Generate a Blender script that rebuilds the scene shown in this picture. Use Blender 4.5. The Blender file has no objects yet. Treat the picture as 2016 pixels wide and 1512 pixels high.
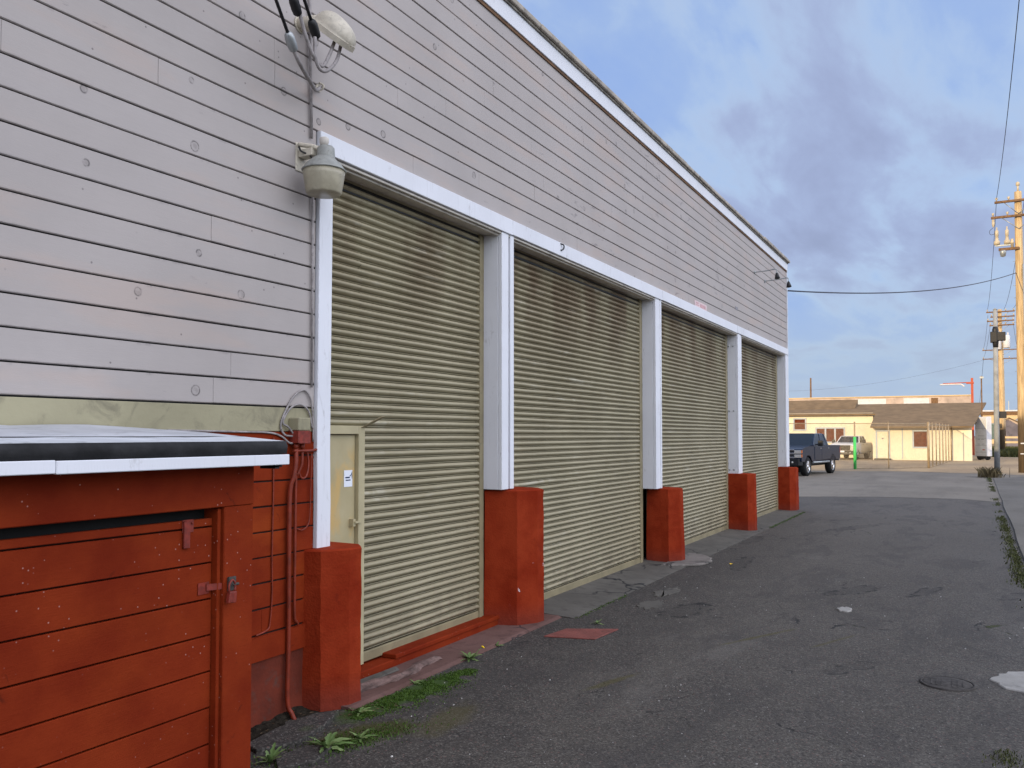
import bpy, bmesh, math, random
from mathutils import Vector, Matrix
R=math.radians
random.seed(7)
SC=bpy.context.scene
COL=SC.collection

# ------------------------------------------------------------------ materials
class G:
    """tiny node-graph helper"""
    def __init__(s,name):
        s.m=bpy.data.materials.new(name); s.m.use_nodes=True
        s.t=s.m.node_tree; s.b=s.t.nodes['Principled BSDF']; s._pos=None; s._obj=None
    def n(s,typ,**kw):
        nd=s.t.nodes.new(typ)
        for k,v in kw.items(): setattr(nd,k,v)
        return nd
    def l(s,a,b): s.t.links.new(a,b)
    def put(s,sock,v):
        if hasattr(v,'is_linked') or hasattr(v,'links'): s.l(v,sock)
        else: sock.default_value=v
    @property
    def pos(s):
        if s._pos is None: s._pos=s.n('ShaderNodeNewGeometry').outputs['Position']
        return s._pos
    @property
    def obj(s):
        if s._obj is None: s._obj=s.n('ShaderNodeTexCoord').outputs['Object']
        return s._obj
    @property
    def island(s): return s.n('ShaderNodeNewGeometry').outputs['Random Per Island']
    def scale(s,vec,sc):
        m=s.n('ShaderNodeMapping'); s.l(vec,m.inputs['Vector']); m.inputs['Scale'].default_value=sc; return m.outputs[0]
    def noise(s,vec,scale,detail=4,rough=.55,dist=0):
        t=s.n('ShaderNodeTexNoise'); s.l(vec,t.inputs['Vector']); t.inputs['Scale'].default_value=scale
        t.inputs['Detail'].default_value=detail; t.inputs['Roughness'].default_value=rough; t.inputs['Distortion'].default_value=dist
        return t.outputs['Fac']
    def noisec(s,vec,scale,detail=3):
        t=s.n('ShaderNodeTexNoise'); s.l(vec,t.inputs['Vector']); t.inputs['Scale'].default_value=scale; t.inputs['Detail'].default_value=detail
        return t.outputs['Color']
    def vor(s,vec,scale,feature='F1',out='Distance',rnd=1.0,dim='3D'):
        t=s.n('ShaderNodeTexVoronoi',feature=feature,voronoi_dimensions=dim); s.l(vec,t.inputs['Vector']); t.inputs['Scale'].default_value=scale
        t.inputs['Randomness'].default_value=rnd
        return t.outputs[out]
    def math(s,op,a,b=0.0,c=0.0,clamp=False):
        t=s.n('ShaderNodeMath',operation=op,use_clamp=clamp)
        for i,v in enumerate((a,b,c)): s.put(t.inputs[i],v)
        return t.outputs[0]
    def ramp(s,fac,lo,hi,a=0.0,b=1.0):
        t=s.n('ShaderNodeMapRange',interpolation_type='SMOOTHSTEP'); s.put(t.inputs['Value'],fac)
        t.inputs['From Min'].default_value=lo; t.inputs['From Max'].default_value=hi
        t.inputs['To Min'].default_value=a; t.inputs['To Max'].default_value=b
        return t.outputs[0]
    def mix(s,fac,a,b,mode='MIX'):
        t=s.n('ShaderNodeMix',data_type='RGBA',blend_type=mode)
        s.put(t.inputs[0],fac)
        for i,v in ((6,a),(7,b)):
            s.put(t.inputs[i],(*v,1) if isinstance(v,tuple) and len(v)==3 else v)
        return t.outputs[2]
    def vmath(s,op,a,b=(0,0,0)):
        t=s.n('ShaderNodeVectorMath',operation=op)
        for i,v in enumerate((a,b)): s.put(t.inputs[i],v)
        return t.outputs[0]
    def sep(s,vec):
        t=s.n('ShaderNodeSeparateXYZ'); s.l(vec,t.inputs[0]); return t.outputs
    def comb(s,x=0.0,y=0.0,z=0.0):
        t=s.n('ShaderNodeCombineXYZ')
        for i,v in enumerate((x,y,z)): s.put(t.inputs[i],v)
        return t.outputs[0]
    def bump(s,h,strength=.3,dist=.01):
        t=s.n('ShaderNodeBump'); t.inputs['Strength'].default_value=strength; t.inputs['Distance'].default_value=dist
        s.l(h,t.inputs['Height']); s.l(t.outputs[0],s.b.inputs['Normal'])
    def fin(s,col,rough=.8,spec=.3,metal=0.0):
        s.put(s.b.inputs['Base Color'],(*col,1) if isinstance(col,tuple) and len(col)==3 else col)
        s.put(s.b.inputs['Roughness'],rough); s.b.inputs['Specular IOR Level'].default_value=spec
        s.put(s.b.inputs['Metallic'],metal)
        return s.m

def c8(r,g,b):
    f=lambda v:(v/255/12.92 if v/255<=.04045 else ((v/255+.055)/1.055)**2.4)
    return (f(r),f(g),f(b))
def sc3(c,k): return tuple(v*k for v in c)

def plain(name,col,rough=.7,spec=.3,metal=0.0,var=.18,vs=4.0,bump=.0,bs=80.0,dirt=0.0,world=True):
    g=G(name); P=g.pos if world else g.obj
    n=g.noise(P,vs,5)
    c=g.mix(g.ramp(n,.3,.7),sc3(col,1-var),sc3(col,1+var*.7))
    if dirt:
        d=g.noise(P,vs*2.3,6,.65,1.0)
        c=g.mix(g.ramp(d,.52,.72,0,dirt),c,(.06,.052,.043))
    if bump: g.bump(g.noise(P,bs,4),bump,.01)
    return g.fin(c,rough,spec,metal)

def siding_mat():
    g=G('lavender_grey_paint'); P=g.pos; x,y,z=g.sep(P)
    base=c8(171,164,160)
    c=g.mix(g.ramp(g.noise(P,1.1,5),.3,.7),sc3(base,.93),sc3(base,1.05))
    c=g.mix(g.math('MULTIPLY',g.island,.28),c,sc3(c8(175,166,159),.95))
    # long brush strokes
    st=g.noise(g.scale(P,(3,3,60)),2.0,4,.6)
    c=g.mix(g.ramp(st,.35,.7,0,.2),c,sc3(base,.88))
    # warm primer showing low down the far boards
    c=g.mix(g.ramp(g.noise(g.scale(P,(.5,.5,2.4)),1.4,4),.5,.68,0,.35),c,c8(186,164,150))
    # scuffs, denser toward the far end
    sc=g.noise(g.scale(P,(.7,.7,3.2)),3.6,8,.72,.6)
    far=g.ramp(x,4.0,12.0,.61,.55)
    m=g.math('MULTIPLY',g.ramp(g.math('SUBTRACT',sc,far),.03,.07,0,.5),g.ramp(g.noise(P,.9,3),.5,.62))
    c=g.mix(m,c,c8(104,98,100))
    hair=g.noise(g.scale(P,(1.2,1,26)),3.1,9,.75,1.2)
    c=g.mix(g.ramp(hair,.66,.74,0,.6),c,c8(92,86,88))
    # knots: thin rings of resin
    q=g.comb(x,z,0.0)
    d=g.vor(q,2.6,dim='2D')
    sel=g.sep(g.vor(q,2.6,out='Color',dim='2D'))
    ring=g.math('SUBTRACT',1.0,g.math('ABSOLUTE',g.math('DIVIDE',g.math('SUBTRACT',d,g.math('MULTIPLY_ADD',sel[1],.04,.045)),.021)),clamp=True)
    inn=g.ramp(d,.03,.08,.3,0)
    knot=g.math('MULTIPLY',g.math('MAXIMUM',ring,inn),g.ramp(sel[0],.70,.78,0,.9))
    knot=g.math('MULTIPLY',knot,g.ramp(g.noise(P,31,3),.32,.6,.15,1))
    c=g.mix(knot,c,c8(62,57,58))
    # nail heads and small chips
    chip=g.math('MULTIPLY',g.ramp(g.vor(q,7.3,dim='2D'),.03,.06,1,0),g.ramp(g.sep(g.vor(q,7.3,out='Color',dim='2D'))[2],.88,.92,0,.6))
    c=g.mix(chip,c,c8(78,72,74))
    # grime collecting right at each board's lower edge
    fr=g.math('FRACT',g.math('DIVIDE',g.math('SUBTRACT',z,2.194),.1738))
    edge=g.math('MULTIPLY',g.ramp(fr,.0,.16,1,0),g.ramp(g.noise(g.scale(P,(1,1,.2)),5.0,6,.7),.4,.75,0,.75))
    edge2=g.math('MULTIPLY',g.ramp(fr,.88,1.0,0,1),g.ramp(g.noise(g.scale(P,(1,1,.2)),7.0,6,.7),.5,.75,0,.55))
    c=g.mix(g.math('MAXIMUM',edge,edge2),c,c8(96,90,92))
    g.bump(g.noise(g.scale(P,(6,6,40)),5,6,.65),.25,.004)
    return g.fin(c,.62,.35)

def red_mat(name='red_oxide_paint',flecks=True,orange=.25):
    g=G(name); P=g.pos; x,y,z=g.sep(P)
    c=g.mix(g.ramp(g.noise(P,2.2,6,.6),.3,.7),c8(108,33,14),c8(128,46,20))
    c=g.mix(g.ramp(g.noise(g.scale(P,(.8,.8,1.5)),1.7,4),.45,.75,0,orange),c,c8(152,66,26))
    c=g.mix(g.ramp(g.noise(g.scale(P,(2,2,30)),2.4,7,.7,.5),.6,.76,0,.35),c,c8(92,32,18))
    c=g.mix(g.ramp(g.noise(P,9,7,.7,.8),.62,.74,0,.7),c,c8(78,28,16))
    if flecks:
        v=g.vor(P,46); s=g.sep(g.vor(P,46,out='Color'))
        f=g.math('MULTIPLY',g.ramp(v,.10,.2,1,0),g.ramp(s[0],.84,.88,0,.6))
        f=g.math('MULTIPLY',f,g.ramp(g.noise(P,1.6,3),.36,.58))
        c=g.mix(f,c,c8(190,150,140))
    h=g.math('ADD',g.noise(P,55,5,.6),g.math('MULTIPLY',g.noise(g.scale(P,(4,4,60)),3,5),.7))
    g.bump(h,.28,.006)
    return g.fin(c,.7,.06)

def pier_mat():
    g=G('rough_red_concrete'); P=g.pos; x,y,z=g.sep(P)
    c=g.mix(g.ramp(g.noise(P,3.1,6,.6),.3,.7),c8(124,38,17),c8(144,53,27))
    c=g.mix(g.ramp(g.noise(P,7,8,.7,.4),.58,.72,0,.6),c,c8(112,36,20))
    c=g.mix(g.ramp(z,.0,.28,.55,0),c,g.mix(g.noise(P,16,5),c8(70,44,38),c8(128,60,50)))   # splash dirt
    # bare white chips low down
    v=g.noise(P,13,4,.55); 
    chip=g.math('MULTIPLY',g.ramp(v,.655,.67,0,1),g.math('MULTIPLY',g.ramp(z,.2,.3,0,1),g.ramp(z,.55,.7,1,0)))
    chip=g.math('MULTIPLY',chip,g.math('MULTIPLY',g.ramp(x,8.6,8.7,1,0),g.ramp(x,7.9,8.0,0,1)))
    c=g.mix(chip,c,c8(215,205,205))
    h=g.math('ADD',g.noise(P,26,6,.65),g.math('MULTIPLY',g.vor(P,60),-.5))
    g.bump(h,.38,.01)
    return g.fin(c,.8,.05)

def white_mat(name='white_trim_paint'):
    g=G(name); P=g.pos
    base=c8(222,224,229)
    c=g.mix(g.ramp(g.noise(P,1.7,5),.3,.7),sc3(base,.94),base)
    c=g.mix(g.ramp(g.noise(g.scale(P,(1,1,.35)),9,8,.72,.6),.58,.72,0,.4),c,c8(128,122,114))
    c=g.mix(g.ramp(g.noise(g.scale(P,(12,12,1)),3,5),.58,.75,0,.18),c,c8(160,158,156))
    g.bump(g.noise(g.scale(P,(20,20,3)),5,6,.6),.25,.004)
    return g.fin(c,.55,.35)

def shutter_mat():
    g=G('khaki_shutter_paint'); P=g.pos; x,y,z=g.sep(P)
    c=g.mix(g.ramp(g.noise(P,.9,5),.3,.7),c8(148,140,114),c8(163,155,128))
    row=g.noise(g.comb(g.math('MULTIPLY',x,.25),0.0,g.math('FLOOR',g.math('DIVIDE',z,.0667))),9.0,2)
    c=g.mix(g.ramp(row,.3,.7,0,.2),c,c8(146,138,110))
    # rust from the head box, plus underside shade painted onto the top slats
    rust=g.math('MULTIPLY',g.ramp(z,2.5,4.1),g.ramp(g.noise(g.scale(P,(1.1,1,.35)),1.6,5,.6),.36,.64))
    rust=g.math('MULTIPLY',rust,g.ramp(x,7.8,8.1,.7,1))
    c=g.mix(g.math('MULTIPLY',rust,.75),c,c8(96,70,48))  # one mask for both rust and painted underside shade
    # pale rubbed streak
    rub=g.math('MULTIPLY',g.ramp(g.noise(g.scale(P,(.55,1,5)),1.9,5,.6),.58,.72,0,.4),g.ramp(g.noise(P,7,5),.4,.6))
    c=g.mix(rub,c,c8(206,203,186))
    d=g.noise(g.scale(P,(9,9,.8)),2.0,6,.65)
    c=g.mix(g.ramp(d,.54,.75,0,.3),c,c8(122,112,86))
    c=g.mix(g.math('MULTIPLY',g.ramp(z,.0,.7,.75,0),g.ramp(g.noise(g.scale(P,(1,1,.5)),5,7,.7),.38,.66)),c,c8(104,94,76))
    g.bump(g.noise(P,30,4),.12,.004)
    return g.fin(c,.5,.4)

def door_mat():
    g=G('worn_khaki_door_paint'); P=g.pos; x,y,z=g.sep(P)
    c=g.mix(g.ramp(g.noise(P,2.1,5),.3,.7),c8(166,154,118),c8(182,170,134))
    # amber patches of reflected sunlight, painted into the door colour
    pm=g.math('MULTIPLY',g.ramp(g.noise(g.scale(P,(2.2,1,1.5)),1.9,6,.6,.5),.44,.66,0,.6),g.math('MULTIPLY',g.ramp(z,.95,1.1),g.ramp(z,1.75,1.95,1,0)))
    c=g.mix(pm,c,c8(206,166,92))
    c=g.mix(g.ramp(g.noise(P,8,6,.7),.6,.75,0,.35),c,c8(120,110,84))
    g.bump(g.noise(P,6,4),.2,.01)
    return g.fin(c,.38,.5)

def spot(g,x,y,cx,cy,rx,ry,nz,ang=0.0,soft=.35):
    dx=g.math('SUBTRACT',x,cx); dy=g.math('SUBTRACT',y,cy)
    ca,sa=math.cos(ang),math.sin(ang)
    u=g.math('DIVIDE',g.math('ADD',g.math('MULTIPLY',dx,ca),g.math('MULTIPLY',dy,sa)),rx)
    v=g.math('DIVIDE',g.math('SUBTRACT',g.math('MULTIPLY',dy,ca),g.math('MULTIPLY',dx,sa)),ry)
    d=g.math('SQRT',g.math('ADD',g.math('MULTIPLY',u,u),g.math('MULTIPLY',v,v)))
    d=g.math('ADD',d,g.math('MULTIPLY_ADD',nz,1.6,-.8))
    return g.ramp(d,1-soft,1.0,1,0)

def asphalt_mat():
    g=G('old_asphalt'); P=g.pos; x,y,z=g.sep(P)
    n1=g.noise(P,.35,6,.6); n2=g.noise(P,2.3,7,.62); nz=g.noise(P,3.4,5,.6)
    c=g.mix(g.ramp(n1,.3,.7),(.070,.062,.051),(.100,.089,.074))
    c=g.mix(g.ramp(n2,.35,.7,0,.5),c,(.060,.053,.047))
    # damp asphalt, plus soft shade by the wall painted into the colour
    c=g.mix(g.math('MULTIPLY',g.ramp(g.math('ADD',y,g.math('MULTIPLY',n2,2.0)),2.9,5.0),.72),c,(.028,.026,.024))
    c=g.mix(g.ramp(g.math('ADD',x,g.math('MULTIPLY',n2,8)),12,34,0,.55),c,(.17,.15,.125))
    # newer lighter wear toward the road side
    c=g.mix(g.ramp(g.math('ADD',y,g.math('MULTIPLY',n1,-2.2)),-.6,-2.4,0,.35),c,(.105,.104,.10))
    # aggregate
    v=g.vor(P,85,out='Color'); s=g.sep(v)
    c=g.mix(g.ramp(s[0],.5,1.0,0,.5),c,(.19,.175,.15))
    c=g.mix(g.ramp(s[1],.6,1.0,0,.7),c,(.022,.021,.020))
    pt=g.noise(g.scale(P,(.5,1.2,1)),1.1,8,.7,.6)
    c=g.mix(g.ramp(pt,.52,.60,0,.38),c,(.045,.041,.038))
    c=g.mix(g.ramp(g.noise(g.scale(P,(.4,1.0,1)),.7,7,.7),.56,.66,0,.35),c,(.15,.138,.12))
    d=g.vor(P,34); sel=g.sep(g.vor(P,34,out='Color'))
    c=g.mix(g.math('MULTIPLY',g.ramp(d,.10,.2,1,0),g.ramp(sel[1],.9,.94,0,.95)),c,(.42,.41,.38))
    c=g.mix(g.math('MULTIPLY',g.ramp(d,.15,.3,1,0),g.ramp(sel[2],.86,.92,0,.8)),c,(.16,.10,.085))
    # cracks
    wob=g.vmath('ADD',P,g.vmath('SCALE',g.noisec(P,1.3,5)))
    wn=g.n('ShaderNodeVectorMath',operation='SCALE'); g.l(g.noisec(P,1.5,6),wn.inputs[0]); wn.inputs['Scale'].default_value=.9
    W=g.vmath('ADD',P,wn.outputs[0])
    e=g.vor(g.scale(W,(.26,.55,1)),1.0,feature='DISTANCE_TO_EDGE')
    crack=g.math('MULTIPLY',g.ramp(e,.003,.010,1,0),g.math('MULTIPLY',g.ramp(g.noise(P,.55,3),.5,.62),g.ramp(g.noise(P,4.2,4,.7),.42,.58)))
    e2=g.vor(g.scale(W,(1.1,1.5,1)),1.0,feature='DISTANCE_TO_EDGE')
    crack2=g.math('MULTIPLY',g.ramp(e2,.006,.02,1,0),g.math('MULTIPLY',g.ramp(g.noise(P,.45,2),.62,.70,0,.7),g.ramp(g.noise(P,6.2,4,.7),.4,.6)))
    crack=g.math('MAXIMUM',crack,crack2)
    c=g.mix(crack,c,(.014,.014,.014))
    c=g.mix(g.math('MULTIPLY',crack,g.ramp(g.noise(P,2.0,3),.55,.65,0,.8)),c,(.05,.06,.012))
    # particular worn spots
    fine=g.noise(P,5.5,8,.72,.5)
    for (cx,cy,rx,ry,a,k) in ((9.6,2.9,.62,.26,-.2,1),(11.9,1.35,.6,.2,-.5,1),(12.2,.55,.5,.14,-.3,1),(7.95,.95,.4,.12,-.5,.8),(16.6,3.72,.8,.2,0,.9),
        (7.3,3.8,.25,.12,.2,.7),(13.6,3.2,.9,.16,.1,.9),(20,2.2,1.4,.2,-.4,.8),(12.4,-.45,.5,.12,-.4,.8)):
        mk=spot(g,x,y,cx,cy,rx,ry,nz,a,.5)
        # a torn rim with a softer stain inside it
        rim=g.math('MULTIPLY',g.math('MULTIPLY',mk,g.math('SUBTRACT',1.0,mk)),4.0)
        rim=g.math('MULTIPLY',rim,g.ramp(fine,.46,.56))
        c=g.mix(g.math('MULTIPLY',g.math('MAXIMUM',g.math('MULTIPLY',mk,.25),rim),k),c,(.018,.017,.016))
    for (cx,cy,rx,ry,a,k) in ((6.6,2.6,.5,.06,-.3,.6),(8.7,1.9,.7,.04,-.45,.6),(8.9,1.2,.5,.03,-.4,.5),(5.2,3.3,.5,.2,.1,.5)):
        c=g.mix(g.math('MULTIPLY',spot(g,x,y,cx,cy,rx,ry,nz,a,.6),k),c,(.075,.065,.018))
    # moss film in the damp corner
    ms=g.math('MULTIPLY',spot(g,x,y,5.45,3.86,.95,.17,nz,-.09,.5),.85)
    c=g.mix(ms,c,(.035,.075,.008))
    c=g.mix(g.math('MULTIPLY',spot(g,x,y,4.65,3.62,.55,.22,nz,-.35,.6),.8),c,(.05,.052,.01))
    h=g.math('ADD',g.math('MULTIPLY',g.vor(P,95),.8),g.math('MULTIPLY',g.noise(P,9,5),1.4))
    h=g.math('SUBTRACT',h,g.math('MULTIPLY',crack,1.6))
    g.bump(h,.55,.008)
    return g.fin(c,.82,.25)

def ground2_mat(name,a,b,tan=None,grain=60):
    g=G(name); P=g.pos
    c=g.mix(g.ramp(g.noise(P,.3,6,.6),.3,.7),a,b)
    c=g.mix(g.ramp(g.noise(g.scale(P,(.25,1,1)),.8,7,.65),.45,.7,0,.5),c,sc3(a,.7))
    if tan: c=g.mix(g.ramp(g.noise(g.scale(P,(.12,.3,1)),1.0,5,.6),.4,.62),c,tan)
    c=g.mix(g.ramp(g.sep(g.vor(P,grain,out='Color'))[0],.6,1,0,.35),c,sc3(b,1.5))
    wn=g.n('ShaderNodeVectorMath',operation='SCALE'); g.l(g.noisec(P,.8,5),wn.inputs[0]); wn.inputs['Scale'].default_value=1.5
    e=g.vor(g.scale(g.vmath('ADD',P,wn.outputs[0]),(.18,.4,1)),1.0,feature='DISTANCE_TO_EDGE')
    c=g.mix(g.math('MULTIPLY',g.ramp(e,.001,.006,.7,0),g.math('MULTIPLY',g.ramp(g.noise(P,.35,3),.48,.6),g.ramp(g.noise(P,3.0,5,.7),.4,.55))),c,sc3(a,.35))
    g.bump(g.noise(P,18,6,.7),.4,.01)
    return g.fin(c,.85,.2)

def concrete_mat(name='apron_concrete',a=(.085,.079,.068),b=(.122,.114,.098)):
    g=G(name); P=g.pos
    c=g.mix(g.ramp(g.noise(P,1.3,7,.65),.3,.7),a,b)
    c=g.mix(g.ramp(g.noise(P,5.5,7,.7,.4),.5,.7,0,.6),c,sc3(a,.55))
    wn=g.n('ShaderNodeVectorMath',operation='SCALE'); g.l(g.noisec(P,2.5,5),wn.inputs[0]); wn.inputs['Scale'].default_value=.5
    e=g.vor(g.scale(g.vmath('ADD',P,wn.outputs[0]),(.6,1.2,1)),1.0,feature='DISTANCE_TO_EDGE')
    c=g.mix(g.math('MULTIPLY',g.ramp(e,.006,.02,1,0),g.ramp(g.noise(P,.8,3),.45,.6)),c,(.02,.02,.02))
    g.bump(g.noise(P,40,6,.65),.4,.006)
    return g.fin(c,.85,.25)

def wood_pole_mat(name,col):
    g=G(name); P=g.pos
    n=g.noise(g.scale(P,(9,9,.5)),2.2,7,.7)
    c=g.mix(g.ramp(n,.3,.7),sc3(col,.55),sc3(col,1.2))
    x,y,z=g.sep(P)
    c=g.mix(g.math('MULTIPLY',g.ramp(g.math('ADD',z,g.math('MULTIPLY',g.noise(P,1.5,3),1.2)),2.9,4.0,1,0),.85),c,(.035,.025,.02))  # darker toward the foot
    g.bump(n,.4,.02)
    return g.fin(c,.85,.2)

def leaf_mat(name,a,b):
    g=G(name); P=g.pos
    c=g.mix(g.island,a,b); c=g.mix(g.ramp(g.noise(P,7,3),.4,.7,0,.5),c,sc3(a,.6))
    g.b.inputs['Subsurface Weight'].default_value=.0
    return g.fin(c,.6,.3)

def glass_mat(name,tint=(.5,.55,.55),k=.55):
    g=G(name); out=g.t.nodes['Material Output']
    tr=g.n('ShaderNodeBsdfTransparent'); tr.inputs[0].default_value=(*tint,1)
    gl=g.n('ShaderNodeBsdfGlossy'); gl.inputs['Roughness'].default_value=.03
    fr=g.n('ShaderNodeFresnel'); fr.inputs[0].default_value=1.5
    mx=g.n('ShaderNodeMixShader'); g.l(g.math('MULTIPLY_ADD',fr.outputs[0],k,.06),mx.inputs[0])
    g.l(tr.outputs[0],mx.inputs[1]); g.l(gl.outputs[0],mx.inputs[2]); g.l(mx.outputs[0],out.inputs[0])
    return g.m

MAT={}
def setup_mats():
    m=MAT
    m['siding']=siding_mat(); m['red']=red_mat(); m['redwall']=red_mat('red_wall_paint',False,.55); m['pier']=pier_mat()
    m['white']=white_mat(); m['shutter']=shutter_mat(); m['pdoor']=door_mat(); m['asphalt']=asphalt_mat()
    m['olive']=plain('olive_band_paint',c8(158,152,124),.65,var=.12,vs=1.5,dirt=.45,bump=.2,bs=30)
    m['dark']=plain('dark_cavity',(.012,.012,.012),.9,var=.2)
    m['guide']=plain('khaki_steel',c8(136,126,98),.5,.4,var=.15,dirt=.3)
    m['soffit']=plain('weathered_white',c8(196,190,180),.7,var=.15,vs=3,dirt=.4)
    m['coping']=plain('stained_coping',c8(170,162,150),.8,var=.25,vs=3,dirt=.9)
    m['shadestrip']=plain('stain_and_shade_strip',c8(140,134,124),.8,var=.5,vs=7,dirt=.9)
    m['rust']=plain('rusty_flashing',c8(112,84,60),.8,var=.3,vs=5,dirt=.5)
    m['felt']=plain('black_roof_felt',(.022,.022,.023),.8,.3,var=.5,vs=6,bump=.6,bs=22)
    m['silver']=plain('pale_roof_coating',c8(184,187,191),.6,.3,var=.14,vs=2.5,dirt=.4,bump=.15,bs=14)
    m['concrete']=concrete_mat(); m['footing']=concrete_mat('pale_footing',(.15,.135,.12),(.21,.19,.17)); m['redconc']=concrete_mat('faded_red_concrete',(.10,.052,.042),(.15,.085,.072))
    m['redbase']=plain('dull_red_foundation',c8(104,42,26),.9,var=.3,vs=3,dirt=.5,bump=.5,bs=40)
    m['galv']=plain('galvanised_steel',c8(168,172,172),.42,.5,.55,var=.15,vs=9,dirt=.3)
    m['housing']=plain('dull_grey_housing',c8(150,152,146),.5,.4,.2,var=.15,vs=12,dirt=.35)
    m['grime_white']=plain('grimy_cream_enamel',c8(196,188,170),.5,.4,var=.15,vs=12,dirt=.35)
    m['polegrey']=plain('grey_pole_paint',c8(150,152,152),.75,.25,var=.2,vs=3,dirt=.3)
    m['lens']=plain('dusty_refractor',c8(165,158,136),.35,.5,var=.12,vs=14,dirt=.25)
    m['cable']=plain('black_cable',(.012,.012,.013),.5,.4,var=.2)
    m['greycable']=plain('painted_cable',c8(150,144,142),.6,.3,var=.25,vs=20,dirt=.5)
    m['wire']=plain('overhead_wire',(.05,.055,.075),.6,.3,var=.1)
    m['redpipe']=plain('red_painted_pipe',c8(124,44,22),.5,.4,var=.25,vs=12,dirt=.3)
    m['redmetal']=plain('red_painted_iron',c8(126,46,34),.5,.4,var=.3,vs=30,dirt=.4)
    m['wood']=wood_pole_mat('sun_bleached_pole',c8(204,176,134)); m['arm']=plain('weathered_timber',c8(120,92,66),.85,var=.3,vs=6)
    m['rot']=plain('rotten_timber',c8(112,92,86),.95,var=.45,vs=9,dirt=.7,bump=.9,bs=30)
    m['ceramic']=plain('grey_ceramic',c8(190,176,150),.4,.4,var=.1)
    m['grass']=leaf_mat('grass_blades',(.055,.068,.018),(.12,.125,.04)); m['moss']=leaf_mat('moss_tufts',(.035,.085,.006),(.075,.13,.014))
    m['weed']=leaf_mat('weed_leaves',(.09,.16,.04),(.20,.27,.10)); m['dry']=leaf_mat('dry_stalks',(.13,.10,.05),(.22,.17,.08))
    m['soil']=plain('dark_soil',(.022,.018,.013),.95,.1,var=.5,vs=30,bump=.8,bs=90); m['litter']=leaf_mat('dead_leaves',(.05,.03,.015),(.14,.09,.045))
    m['yellow']=plain('dandelion_yellow',c8(225,185,20),.6,var=.1)
    m['creamwall']=plain('cream_stucco',c8(232,222,196),.8,var=.06,vs=.8,dirt=.12,bump=.2,bs=8)
    m['brownroof']=plain('brown_roofing',c8(122,102,76),.9,var=.18,vs=1.5,dirt=.25,bump=.4,bs=14)
    m['bluetrim']=plain('grey_blue_trim',c8(176,186,194),.6,var=.1)
    m['parapet']=plain('patched_pink_plaster',c8(188,170,158),.85,var=.25,vs=.6,dirt=.3)
    m['fence']=plain('fence_wire',c8(170,150,120),.5,.4,.3,var=.2); m['green']=plain('green_post_paint',c8(70,190,95),.5,.4,var=.1)
    m['curtain']=plain('brown_curtain',c8(196,112,66),.8,var=.35,vs=8); m['pane']=glass_mat('window_glass',(.75,.7,.62),.8)
    m['autoglass']=glass_mat('car_glass',(.38,.44,.42),.9)
    m['bluepaint']=plain('dark_blue_car_paint',(.003,.010,.030),.25,.4,.0,var=.06,world=False); m['whitepaint']=plain('white_car_paint',c8(226,224,220),.25,.5,var=.03,world=False)
    m['chrome']=plain('chrome',(.72,.72,.73),.15,.5,1.0,var=.05); m['black']=plain('black_plastic',(.014,.014,.015),.5,.4,var=.2)
    m['tyre']=plain('tyre_rubber',(.02,.02,.02),.85,.2,var=.3,vs=12); m['headlamp']=plain('headlamp_lens',c8(205,200,190),.15,.6,.2,var=.1)
    m['amber']=plain('amber_lens',c8(210,110,40),.25,.5,var=.1); m['seat']=plain('dark_seat',(.03,.03,.032),.8)
    m['trailer']=plain('white_trailer_panel',c8(205,206,210),.5,.4,var=.08,vs=2,dirt=.2); m['mark']=plain('faded_grey_marking',c8(140,138,142),.7)
    m['redsteel']=plain('red_oxide_steel',c8(176,84,60),.6,var=.15); m['palegreen']=plain('pale_green_cabinet',c8(176,186,150),.6,var=.08)
    m['tanwall']=plain('tan_stucco',c8(205,180,140),.85,var=.12,vs=.8); m['greyroof']=plain('grey_metal_roof',c8(150,150,152),.6,var=.1)
    m['paper']=plain('faded_pink_notice',c8(216,196,196),.8,var=.12,vs=14); m['pinkink']=plain('faded_pink_ink',c8(200,160,162),.8,var=.2,vs=30)
    m['sticker']=plain('white_sticker',c8(225,230,238),.4,var=.02); m['ink']=plain('dark_blue_ink',c8(20,40,80),.5)
    m['whiteconc']=concrete_mat('pale_cement',(.26,.25,.225),(.36,.345,.315)); m['iron']=plain('cast_iron',(.078,.072,.066),.9,.1,var=.3,vs=18,bump=.4,bs=50)
    m['chips']=leaf_mat('pale_stone_chips',(.25,.24,.22),(.6,.58,.54)); m['redplate']=plain('worn_red_plate',c8(122,70,62),.7,var=.22,vs=6,dirt=.4,bump=.6,bs=60)
    m['cream']=plain('cream_metal',c8(176,166,132),.5,.4,var=.1)
    m['lot']=ground2_mat('pale_worn_pavement',(.18,.156,.124),(.245,.215,.172)); m['dirtlot']=ground2_mat('gravel_lot',(.24,.18,.115),(.33,.25,.16),(.36,.27,.165),20)
    m['side']=ground2_mat('sidewalk_concrete',(.135,.122,.10),(.185,.168,.142))

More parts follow.
